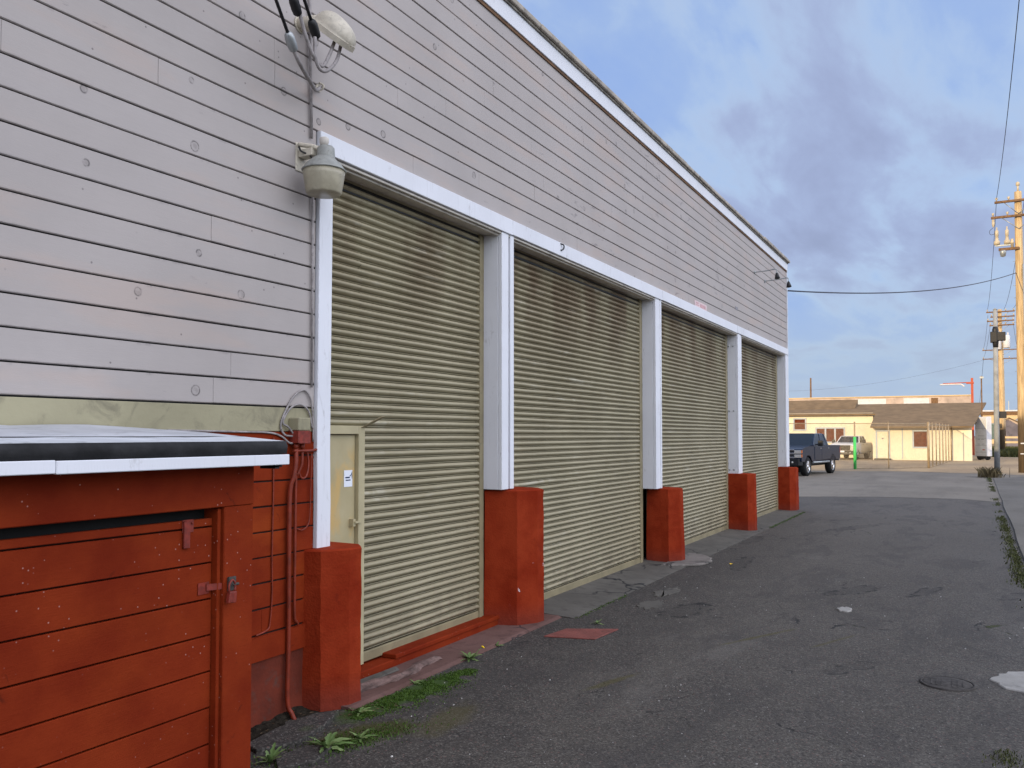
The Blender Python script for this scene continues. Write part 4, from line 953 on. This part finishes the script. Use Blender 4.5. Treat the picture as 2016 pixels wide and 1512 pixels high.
    for (x,s) in ((fx,-1),(fx,1),(rx,-1),(rx,1)):
        yy=s*(h-.16)
        m=MB(); m.lathe([(wr*.62,-.14),(wr*.9,-.15),(wr,-.10),(wr,.10),(wr*.9,.15),(wr*.62,.14)],(x,yy,wr),(0,1,0),28,False)
        w=part(m,'wheel','tyre')
        m=MB(); m.lathe([(wr*.64,s*.13),(wr*.60,s*.145),(wr*.55,s*.10),(.0,s*.09)],(x,yy,wr),(0,1,0),24,False)
        for k in range(6):
            a=k*math.pi/3; c=Vector((math.cos(a),0,math.sin(a))); t=Vector((-math.sin(a),0,math.cos(a))); o=Vector((x,yy,wr))
            p=[o+c*.04+t*.035,o+c*wr*.58+t*.03,o+c*wr*.58-t*.03,o+c*.04-t*.035]
            m.hexa([q+Vector((0,s*.10,0)) for q in p]+[q+Vector((0,s*.135,0)) for q in p])
        m.lathe([(.07,s*.1),(.07,s*.15),(.0,s*.155)],(x,yy,wr),(0,1,0),12,False); part(m,'rim','chrome',w)
    T.rotation_euler=(0,0,yaw)
    return T
# ------------------------------------------------------------------ far side of the lot
def far_things():
    rnd=random.Random(77)
    # the blue truck stands nose toward us
    u=Vector((-3.62,.60)).normalized(); yaw=math.atan2(u.y,u.x); left=Vector((-u.y,u.x)) # truck-left
    fw=Vector((43.55,7.02)); L=6.0; fx=L/2-.98; h=1.02
    # wheel at local (fx, +h-ish) is the one on the road side
    c=fw-u*fx-left*(h-.05)
    pickup((c.x,c.y,.0),yaw,'bluepaint','dark blue crew-cab pickup truck with chrome grille, nose toward the warehouse corner',L,2.04,2.07,.46,.74)
    pickup((75.9,8.75,.012),math.pi-R(7),'whitepaint','white pickup truck parked nose out before the cream building',5.7,1.95,1.9,.42,.62,True,False,'black','black')
    # cream building
    B=empty('cream_building',(80,6,0),'low cream building with brown roof and grey-blue window frames beyond the lot','building'); X=80.0; XW=74.2
    m=MB(); m.box(X,X+9,7.45,24,0,3.9); m.box(XW,X+9,-.05,6.95,0,2.6); m.build('wall','creamwall',B)
    def roof(poly,name='roof'):
        m=MB(); m.yz([(0,0)]*0 or poly,0,0) if False else None
        return m
    m=MB()  # main slope: eave to ridge, extruded along Y
    m.hexa([(X-.45,7.06,3.69),(X+5,7.346,4.70),(X+5,7.346,4.81),(X-.45,7.06,3.80),(X-.45,24.5,3.69),(X+5,24.5,4.70),(X+5,24.5,4.81),(X-.45,24.5,3.80)])
    m.hexa([(X+2.6,9.18,4.30),(X+5.0,9.18,4.70),(X+5.0,9.18,5.26),(X+2.6,9.18,4.385),(X+2.6,24.5,4.30),(X+5,24.5,4.70),(X+5,24.5,5.26),(X+2.6,24.5,4.385)])
    m.hexa([(X+5.01,7.35,4.6),(X+10,7.35,3.6),(X+10,7.35,3.8),(X+5.01,7.35,4.8),(X+5.01,24.5,4.6),(X+10,24.5,3.6),(X+10,24.5,3.8),(X+5.01,24.5,4.8)])
    # lower, longer slope over the right wing
    pz=lambda x:3.80+.1853*(x-79.55)
    m.hexa([(73.4,-.12,pz(73.4)-.12),(X+5,-1.2,pz(X+5)-.12),(X+5,-1.2,pz(X+5)-.003),(73.4,-.12,pz(73.4)-.003),(73.4,7.05,pz(73.4)-.12),(X+5,7.345,pz(X+5)-.12),(X+5,7.345,pz(X+5)-.003),(73.4,7.05,pz(73.4)-.003)])
    m.build('roof','brownroof',B)
    def win(y0,y1,z0,z1,bars,curt=True,xx=X):
        f=MB(); t=.12
        f.box(xx-.06,xx-.004,y0,y1,z1-t,z1); f.box(xx-.06,xx-.004,y0,y1,z0,z0+t); f.box(xx-.06,xx-.004,y0,y0+t,z0+t,z1-t); f.box(xx-.06,xx-.004,y1-t,y1,z0+t,z1-t)
        for b in bars: f.box(xx-.055,xx-.005,b-.07,b+.07,z0+t,z1-t)
        w=f.build('window','bluetrim',B); bx('pane','pane',w,xx-.025,xx-.02,y0+t,y1-t,z0+t,z1-t)
        m=MB(); n=14
        for i in range(n):
            a=y0+t+(y1-y0-2*t)*i/n; b=y0+t+(y1-y0-2*t)*(i+1)/n; d=.006 if i%2 else .0; m.box(xx-.016+d,xx-.005,a,b,z0+t,z1-t)
        m.build('curtain','curtain',w)
    win(12.95,14.1,2.36,3.5,()); win(9.72,12.2,1.28,2.66,(10.55,11.35)); win(3.15*.9275,4.4*.9275,.95,2.38,(),xx=XW)
    m=MB(); m.box(XW-.05,XW-.004,5.82,6.60,.16,2.25); D=m.build('door','creamwall',B)
    m=MB(); m.box(XW-.07,XW-.003,5.69,5.815,.0,2.38); m.box(XW-.07,XW-.003,6.605,6.73,0,2.38); m.box(XW-.07,XW-.003,5.816,6.604,2.255,2.38); m.build('door_frame','bluetrim',D)
    m=MB(); m.xz([(0,0)],0,0) if False else m.prism([(6.1,1.75),(6.33,1.75),(6.21,1.62)],lambda y,z:(XW-.06,y,z),lambda y,z:(XW-.051,y,z)); m.build('door_sign','mark',D)
    bx('step','concrete',B,XW-.9,XW-.1,5.6,6.8,0,.13)
    m=MB(); m.box(XW-.04,XW-.003,4.75,4.82,.1,2.55); m.build('downpipe','bluetrim',B)
    # long parapet building behind
    T=empty('parapet_building',(110,6,0),'long building with a patched pink parapet rising behind the brown roof','building')
    bx('wall','parapet',T,110,125,-.25,30,0,6.42); bx('capping','tanwall',T,109.9,125,-.3,30,6.421,6.55,.02)
    for y0,y1,mt in ((4.2,6.9,'trailer'),(8.8,12.2,'trailer'),(3.3,4.0,'arm'),(7.6,8.3,'parapet')): bx('patch',mt,T,109.97,109.999,y0,y1,5.55,6.25)
    # steel gantry pole
    T=empty('gantry_pole',(95,-.16,0),'red steel pole with two long arms above the roof','pole')
    bx('post','redsteel',T,94.9,95.1,-.27,-.05,0,7.55); bx('post_cap','redsteel',T,94.85,95.15,-.32,.35,6.98,7.16,.02)
    m=MB(); m.tube([(95,.0,7.12),(95,2.40,7.05)],.05,8); m.build('upper_arm','redsteel',T)
    m=MB(); m.tube(bez([(95,.50,6.72),(95,.75,6.93),(95,1.1,6.97),(95,2.65,6.97)],6),.075,8); m.build('lower_arm','trailer',T)
    m=MB(); m.tube([(79,-.80,0),(79,-.80,6.75)],.05,8); T=m.build('mast','arm'); tag(T,'thin rusty mast beside the white box trailer','mast')
    bx('mast_head','galv',T,78.9,79.1,-.95,-.68,6.55,6.7)
    m=MB(); m.tube([(120,18.85,0),(120,18.82,9.6)],[.17,.10],8); tag(m.build('bare_pole','arm'),'bare pole stub rising behind the cream building roof','pole')
    # box trailer end
    T=empty('box_trailer',(77.6,-.63,0),'white box trailer with grey markings standing at the end of the cream building','trailer')
    a=R(-50); Mx=Matrix.Translation((77.55,-.66,0))@Matrix.Rotation(a,4,'Z')
    def tp(name,mat,*b,bev=0):
        m=MB(); m.box(*b)
        if bev: m.bevel(bev)
        m.xform(Mx); return m.build(name,mat,T)
    tp('body','trailer',0,.5,-.62,.62,.30,3.42,bev=.03)
    for z in (.62,1.15,1.72,2.5): tp('panel_seam','mark',-.01,-.001,-.58,.58,z,z+.02)
    for (y0,y1,z0,z1) in ((-.40,.30,1.9,1.93),(-.38,-.05,1.62,1.66),(.08,.32,1.62,1.66),(-.40,-.1,1.25,1.28),(.05,.34,1.25,1.28)): tp('marking','mark',-.012,-.002,y0,y1,z0,z1)
    tp('red_tag','redsteel',-.012,-.002,-.42,-.18,.78,.86)
    tp('chassis','black',.05,.45,-.5,.5,.1,.299)
    for y in (-.5,.32):
        m=MB(); m.lathe([(.0,0),(.16,0),(.16,.18),(.0,.18)],(.25,y,.17),(0,1,0),16); m.xform(Mx); m.build('wheel','tyre',T)
    # chain-link enclosure
    T=empty('chain_link_fence',(57,2.26,0),'chain-link fence running from the green post around the lot corner','fence')
    A=Vector((49.9,11.6,0)); G_=Vector((53.3,5.96,0)); C_=Vector((57.0,2.26,0)); E_=Vector((74.0,1.36,0)); Hf=2.66
    def run(a,b,bottom):
        d=(b-a); n=d.normalized(); Ln=d.length
        for z,r in ((Hf,.024),(.05,.02))[:2 if bottom else 1]:
            m=MB(); m.tube([a+Vector((0,0,z)),b+Vector((0,0,z))],r,6); m.build('rail','fence',T)
        m=MB(); st=.085; k=-Hf; side=Vector((-n.y,n.x,0))*.0018
        while k<Ln:
            for sgn in (1,-1):
                s0=k; s1=k+Hf; z0,z1=(.06,Hf) if sgn>0 else (Hf,.06)
                t0=max(0,-s0/Hf); t1=min(1,(Ln-s0)/Hf)
                if t1>t0:
                    p=a+n*(s0+Hf*t0)+Vector((0,0,z0+(z1-z0)*t0)); q=a+n*(s0+Hf*t1)+Vector((0,0,z0+(z1-z0)*t1)); w=Vector((0,0,.005))
                    m.bm.faces.new([m.bm.verts.new(v) for v in (p-w,q-w,q+w,p+w)])
            k+=st
        m.build('mesh','fence',T,recalc=False)
    run(A,G_,False); run(G_,C_,True); run(C_,E_,True)
    def post(p,r,mat,h=Hf+.06):
        m=MB(); m.tube([p,p+Vector((0,0,h))],r,8); m.lathe([(r*1.2,h),(r*.8,h+.04),(.0,h+.05)],p,(0,0,1),8); return m.build('fence_post',mat,T)
    post(C_,.07,'fence'); post(E_,.05,'fence'); post(A,.04,'fence')
    for k in range(1,7): post(C_.lerp(E_,k/7),.035,'fence')
    post(G_.lerp(C_,.45),.03,'fence')
    o=post(G_,.045,'fence'); m=MB(); m.tube([G_,G_+Vector((0,0,1.88))],.085,10); m.build('green_sleeve','green',o)
    # poles
    def upole(x,y,h,r0,r1,label,arms,lean=0.0,ins=True):
        T=empty('utility_pole',(x,y,0),label,'utility pole','utility poles along the street')
        m=MB(); m.tube([(x,y+lean*t*h,h*t) for t in (0,.25,.5,.75,1)],[r0+(r1-r0)*t for t in (0,.25,.5,.75,1)],14); m.build('pole','wood',T)
        for (z,yl,yr,dx) in arms:
            c=bx('crossarm','arm',T,x-r1-.13+dx,x-r1-.01+dx,y+yl,y+yr,z-.06,z+.06,.01)
            q=MB(); q.tube([(x-r1-.07+dx,y+min(yl,yr)*.6,z-.05),(x-r1-.05+dx,y,z-.7)],.02,6); q.tube([(x-r1-.07+dx,y+max(yl,yr)*.6,z-.05),(x-r1-.05+dx,y,z-.7)],.02,6); q.build('brace','galv',c)
            if ins:
                for yy in (yl+ .1*(1 if yl<0 else -1),yr-.1*(1 if yr>0 else -1),yl*.4,yr*.4):
                    q=MB(); q.lathe([(.025,.0),(.03,.06),(.07,.09),(.05,.12),(.07,.15),(.05,.19),(.0,.2)],(x-r1-.07+dx,y+yy,z+.06),(0,0,1),10); q.build('insulator','ceramic',c)
        return T
    bigx,bigy=52.5,-2.40
    T=upole(bigx,bigy,14.9,.24,.17,'largest utility pole, golden wood, cut by the right edge of view',[(14.39,1.1,-1.4,0),(13.58,1.28,-1.4,-.01)])
    m=MB(); m.tube([(bigx,bigy,14.9),(bigx,bigy,15.3)],.05,8); m.lathe([(.03,15.2),(.1,15.25),(.09,15.4),(.0,15.45)],(bigx,bigy,0),(0,0,1),10); m.build('top_pin','ceramic',T)
    c=bx('lower_arm','arm',T,bigx-.3,bigx-.17,bigy,bigy+.95,11.78,11.92,.01)
    for yy in (.55,1.02):
        q=MB(); q.lathe([(.08,.0),(.15,.02),(.15,.2),(.09,.24),(.09,.34),(.06,.36),(.09,.38),(.06,.46),(.09,.48),(.09,.75),(.04,.8),(.04,.95),(.0,.96)],(bigx-.24,bigy+yy,12.1),(0,0,1),12); q.build('cutout_fuse','ceramic',c)
    q=MB(); q.box(bigx-.27,bigx-.2,bigy+.4,bigy+1.1,12.03,12.1); q.lathe([(.0,-.35),(.12,-.3),(.16,-.1),(.16,.0)],(bigx-.24,bigy+.75,11.78),(0,0,1),12); q.build('fuse_mount','galv',c)
    q=MB(); q.lathe([(.07,0),(.07,.2),(.12,.22),(.07,.3),(.07,.45),(.0,.46)],(bigx-.24,bigy+.32,11.92),(0,0,1),10); q.build('arrester','ceramic',c)
    q=MB(); q.lathe([(.06,-.02),(.08,-.1),(.05,-.14),(.08,-.18),(.05,-.4),(.0,-.45)],(bigx-.2,bigy+1.17,13.52),(0,0,1),10); q.build('hanging_insulator','ceramic',T)
    q=MB()
    for k in range(14): q.tube([(bigx-.05,bigy+.15,3.4+k*.65),(bigx-.05,bigy+.30,3.4+k*.65)],.012,5)
    q.tube([(bigx-.2,bigy-.16,.2),(bigx-.2,bigy-.15,11)],.025,6); q.build('step_bolts','galv',T)
    q=MB(); q.box(bigx-.3,bigx-.24,bigy-.1,bigy+.12,1.52,1.58); q.box(bigx-.3,bigx-.24,bigy-.1,bigy+.14,.98,1.03); q.build('band','trailer',T)
    T=upole(95,-2.62,14.1,.26,.17,'golden utility pole with stacked crossarms and transformers behind the light pole',[(13.85,1.15,-1.25,0),(13.37,.8,-1.25,0),(12.97,1.1,-1.2,-.02),(12.55,.9,-1.2,-.02)])
    for (x,y,z,r,h) in ((94.7,-2.35,10.2,.36,1.5),(94.85,-3.15,10.35,.30,1.2)):
        q=MB(); q.lathe([(.0,0),(r*.9,0),(r,.05),(r,h-.1),(r*.8,h),(.0,h+.05)],(x,y,z),(0,0,1),16); q.lathe([(.05,h),(.07,h+.1),(.05,h+.28),(.0,h+.3)],(x,y-.12,z),(0,0,1),8); q.build('transformer','trailer',T)
    upole(122,-3.5,13.4,.30,.2,'utility pole farthest down the street, behind the transformer pole',[(12.5,2.1,-2.1,0),(11.4,2.1,-2.0,0)])
    # light pole
    T=empty('light_pole',(46.3,-1.05,0),'slim galvanised pole carrying a black box, in a tuft of dry grass','pole')
    m=MB(); m.tube([(46.3,-1.05,0),(46.3,-1.07,4),(46.3,-1.09,7.9)],[.125,.11,.085],14); m.lathe([(.1,7.9),(.0,7.98)],(46.3,-1.09,0),(0,0,1),14); m.build('post','polegrey',T)
    m=MB(); m.box(46.15,46.45,-1.50,-1.10,6.42,6.82); m.box(46.1,46.5,-1.15,-.87,6.35,6.85); m.lathe([(.11,6.1),(.14,6.4),(.14,6.95),(.1,7.1)],(46.3,-1.085,0),(0,0,1),12); m.bevel(.02); m.build('speaker_box','black',T)
    bx('sign_back','black',T,46.38,46.42,-1.48,-1.08,2.78,3.10,.01)
    # dry bush
    T=empty('dry_bush',(46.0,-.72,0),'tuft of dry grass at the foot of the slim pole','bush')
    m=MB(); blades(m,[(rnd.gauss(46.1,.28),rnd.gauss(-.72,.2),0) for _ in range(420)],.12,.55,.012,rnd,.9); m.build('stalks','dry',T,recalc=False)
    # green cabinet and odds at the far right
    bx0=lambda *a,**k:None
    T=empty('green_cabinet',(100,-1.9,0),'pale green cabinet on a stand beside the trailer','cabinet'); bx('cabinet','palegreen',T,99.8,100.4,-2.35,-1.60,1.55,3.1,.03)
    m=MB(); m.tube([(100.1,-1.7,0),(100.1,-1.7,1.55)],.06,6); m.tube([(100.1,-2.2,0),(100.1,-2.2,1.55)],.06,6); m.build('stand','galv',T)
    T=empty('meter_rack',(92,-1.2,0),'cluster of grey meter boxes between trailer and cabinet','meter'); 
    for (y,z,s) in ((-1.15,3.1,.25),(-1.45,3.3,.3),(-1.3,2.5,.2),(-1.6,2.7,.2)): bx('meter_box',('palegreen','galv')[s>.22],T,91.9,92.1,y-s/2,y+s/2,z,z+s*1.4,.02)
    m=MB(); m.tube([(92.1,-1.3,0),(92.1,-1.3,3.4)],.05,6); m.build('rack_post','galv',T)
    T=empty('tan_building',(150,-4,0),'flat roofed tan building far behind the poles','building'); bx('wall','tanwall',T,150,162,-13,-1.5,0,5.5); bx('roof','trailer',T,149.8,162,-13.2,-1.3,5.55,5.75); bx('roof_edge','arm',T,149.9,162,-13.1,-1.4,5.0,5.549)
    for y in (-2.6,-5.6): bx('window','greyroof',T,149.95,149.999,y-.5,y+.5,2.6,3.8)
    for y in (-5.2,-6.6): bx('vent_pipe','galv',T,152,152.1,y,y+.1,5.75,7.2)
    T=empty('tin_shed',(135,-7.5,0),'grey gabled tin shed at the right edge of view','shed')
    m=MB(); m.yz([(-10,0),(-4.9,0),(-4.9,3.6),(-7,5.2),(-10,4.2)],135,142); m.build('wall','greyroof',T); bx('doorway','tanwall',T,134.95,134.999,-6.8,-5.4,0,2.2)
    T=empty('plaster_hut',(128,-4.2,0),'small grey plaster hut behind the board rail','hut'); m=MB(); m.yz([(-5.6,0),(-3.1,0),(-3.1,3.4),(-4.35,4.1),(-5.6,3.4)],128,131); m.build('wall','parapet',T)
    m=MB(); m.yz([(-5.8,3.35),(-4.35,4.15),(-2.9,3.35),(-2.9,3.45),(-4.35,4.25),(-5.8,3.45)],127.8,131.2); m.build('roof','brownroof',T)
    T=empty('board_rail',(112,-4.2,0),'weathered board rail fence in the grass by the poles','fence')
    for z in (1.05,1.6): bx('rail','tanwall',T,111.95,112,-7.0,-3.3,z,z+.22)
    for y in (-3.4,-4.9,-6.4): bx('post','tanwall',T,112.01,112.15,y,y+.18,0,1.9)
    m=MB(); blades(m,[(rnd.uniform(88,118),rnd.uniform(-5.6,-1.35),0) for _ in range(5200)],.25,.75,.05,rnd,.7); tag(m.build('long_grass','grass',recalc=False),'long green grass around the far poles','grass',kind='stuff')
    # power lines
    def wire(a,b,s,r,lab,group='power lines between the poles'):
        m=MB(); m.tube(sag(a,b,s,30),r,5); tag(m.build('power_line','wire'),lab,'wire',group)
    wire((XE+.02,W-.03,5.86),(bigx-.15,bigy+.17,10.56),.42,.020,'sagging service drop from the warehouse corner to the largest pole')
    wire((bigx-.24,bigy+1.0,14.6),(8,-1.3,15.2),1.2,.013,'power line rising from the top crossarm toward the camera')
    for (yl,zl,y2,z2,lab) in ((1.0,14.6,1.05,14.05,'first span from the largest pole, at the arm tip'),(-.3,14.6,-.35,14.05,'middle span between the largest pole and the transformer pole'),(-1.3,14.6,-1.1,14.05,'right-hand span between the largest and transformer poles')):
        wire((bigx-.24,bigy+yl,zl),(94.7,-2.62+y2,z2),1.0,.014,lab)
    for (y1,z1,y2,z2,lab) in ((1.0,13.55,2.0,12.7,'upper left span down the street'),(.8,12.75,2.0,11.6,'lower left span down the street'),(-1.1,12.75,-1.9,11.6,'lower right span down the street')):
        wire((94.7,-2.62+y1,z1),(121.7,-3.5+y2,z2),.6,.014,lab)
    wire((121.6,-1.5,11.5),(160,-.8,2.6),.5,.02,'guy wire slanting down left of the poles'); 
    wire((94.8,-2.5,9.6),(100,22,7.0),1.0,.007,'faint long wire crossing the sky over the brown roof')
    m=MB(); q=Vector((bigx-.2,bigy,0))
    m.tube(bez([q+Vector((0,1.17,13.07)),q+Vector((0,1.35,12.9)),q+Vector((0,1.3,12.7)),q+Vector((0,1.02,12.75))],6),.012,5)
    tag(m.build('jumper_wire','wire'),'looped jumper wire under the second crossarm of the largest pole','wire')
far_things()

# ------------------------------------------------------------------ light, sky, camera
SUN_EL=R(12.5); AZ=R(20)     # sun behind the camera, beyond the warehouse roof
dsun=Vector((math.cos(AZ)*math.cos(SUN_EL),-math.sin(AZ)*math.cos(SUN_EL),-math.sin(SUN_EL)))
L=bpy.data.lights.new('sun','SUN'); L.energy=4.4; L.angle=R(.5); L.color=(1.0,.77,.46)
so=bpy.data.objects.new('sun',L); COL.objects.link(so); so.rotation_euler=dsun.to_track_quat('-Z','Y').to_euler(); so.location=(-20,20,30)

def sky():
    w=bpy.data.worlds.new('World'); SC.world=w; w.use_nodes=True
    g=G.__new__(G); g.t=w.node_tree; g._pos=None; g._obj=None
    bg=g.t.nodes['Background']
    st=g.n('ShaderNodeTexSky',sky_type='NISHITA',sun_disc=False,sun_elevation=SUN_EL,altitude=0,air_density=1.0,dust_density=1.0,ozone_density=2.0)
    st.sun_rotation=math.atan2(-dsun.x,-dsun.y)
    d=g.n('ShaderNodeTexCoord').outputs['Generated']; x,y,z=g.sep(d)
    zz=g.math('MAXIMUM',g.math('ADD',z,.10),.03)
    p=g.comb(g.math('DIVIDE',x,zz),g.math('DIVIDE',y,zz),0.0)
    mp=g.n('ShaderNodeMapping'); g.l(p,mp.inputs['Vector']); mp.inputs['Rotation'].default_value=(0,0,R(28)); mp.inputs['Scale'].default_value=(.62,1.15,1); mp.inputs['Location'].default_value=SKY['loc']
    n1=g.noise(mp.outputs[0],1.05,8,.54,.5); mp2=g.n('ShaderNodeMapping'); g.l(p,mp2.inputs['Vector']); mp2.inputs['Rotation'].default_value=(0,0,R(62)); mp2.inputs['Scale'].default_value=(.42,1.5,1); n2=g.noise(mp2.outputs[0],2.6,7,.56,.3); n3=g.noise(mp.outputs[0],.5,4,.5)
    f=g.math('ADD',g.math('MULTIPLY',n1,.58),g.math('MULTIPLY_ADD',n3,.26,g.math('MULTIPLY',n2,.24)))
    cr=g.n('ShaderNodeValToRGB'); g.l(f,cr.inputs[0]); cr.color_ramp.interpolation='B_SPLINE'
    E=cr.color_ramp.elements; 
    while len(E)<len(SKY['ramp']): E.new(.5)
    for e,(p_,c_) in zip(E,SKY['ramp']): e.position=p_; e.color=(*[v/10 for v in c_],1)
    # road-side sky, out of view, is boosted to light the facade
    side=g.math('ADD',g.math('MULTIPLY_ADD',x,-.12,g.math('MULTIPLY',y,-.95)),g.math('MULTIPLY',z,.25))
    side=g.math('MULTIPLY',side,g.ramp(z,.0,.42,.35,1.0))
    glow=g.mix(g.ramp(side,.12,.80),(1.0,1.0,1.0),SKY['hi'])
    up=g.n('ShaderNodeVectorMath',operation='SCALE'); g.l(cr.outputs[0],up.inputs[0]); up.inputs['Scale'].default_value=10
    c=g.mix(SKY['nish'],up.outputs[0],st.outputs[0])
    c=g.mix(g.ramp(z,.02,.22,.85,0),c,SKY['low'])
    g.l(g.mix(1.0,c,glow,'MULTIPLY'),bg.inputs[0]); bg.inputs[1].default_value=SKY['str']
SKY=dict(hi=(6.1,5.0,3.75),loc=(31.7,8.8,0),ramp=((.40,(3.1,4.7,8.8)),(.475,(3.7,5.2,8.6)),(.515,(5.1,6.6,9.0)),(.555,(4.15,4.95,7.5)),(.61,(3.6,4.2,6.4)),(.69,(3.1,3.6,5.5))),low=(4.5,5.6,7.1),nish=.12,str=.1)
sky()

cam=bpy.data.cameras.new('camera'); co=bpy.data.objects.new('camera',cam); COL.objects.link(co)
cam.sensor_width=36; cam.lens=30.1786; cam.shift_y=.02033; cam.clip_start=.05; cam.clip_end=4000
co.location=(0,0,2); co.rotation_euler=(R(92),0,R(28.1283-90)); SC.camera=co
SC.view_settings.view_transform='Standard'; SC.view_settings.look='None'; SC.view_settings.exposure=0.0; SC.view_settings.gamma=1.0
SC.view_settings.use_curve_mapping=False
SC.render.resolution_x=1024; SC.render.resolution_y=768
SC.cycles.max_bounces=4; SC.cycles.transparent_max_bounces=16
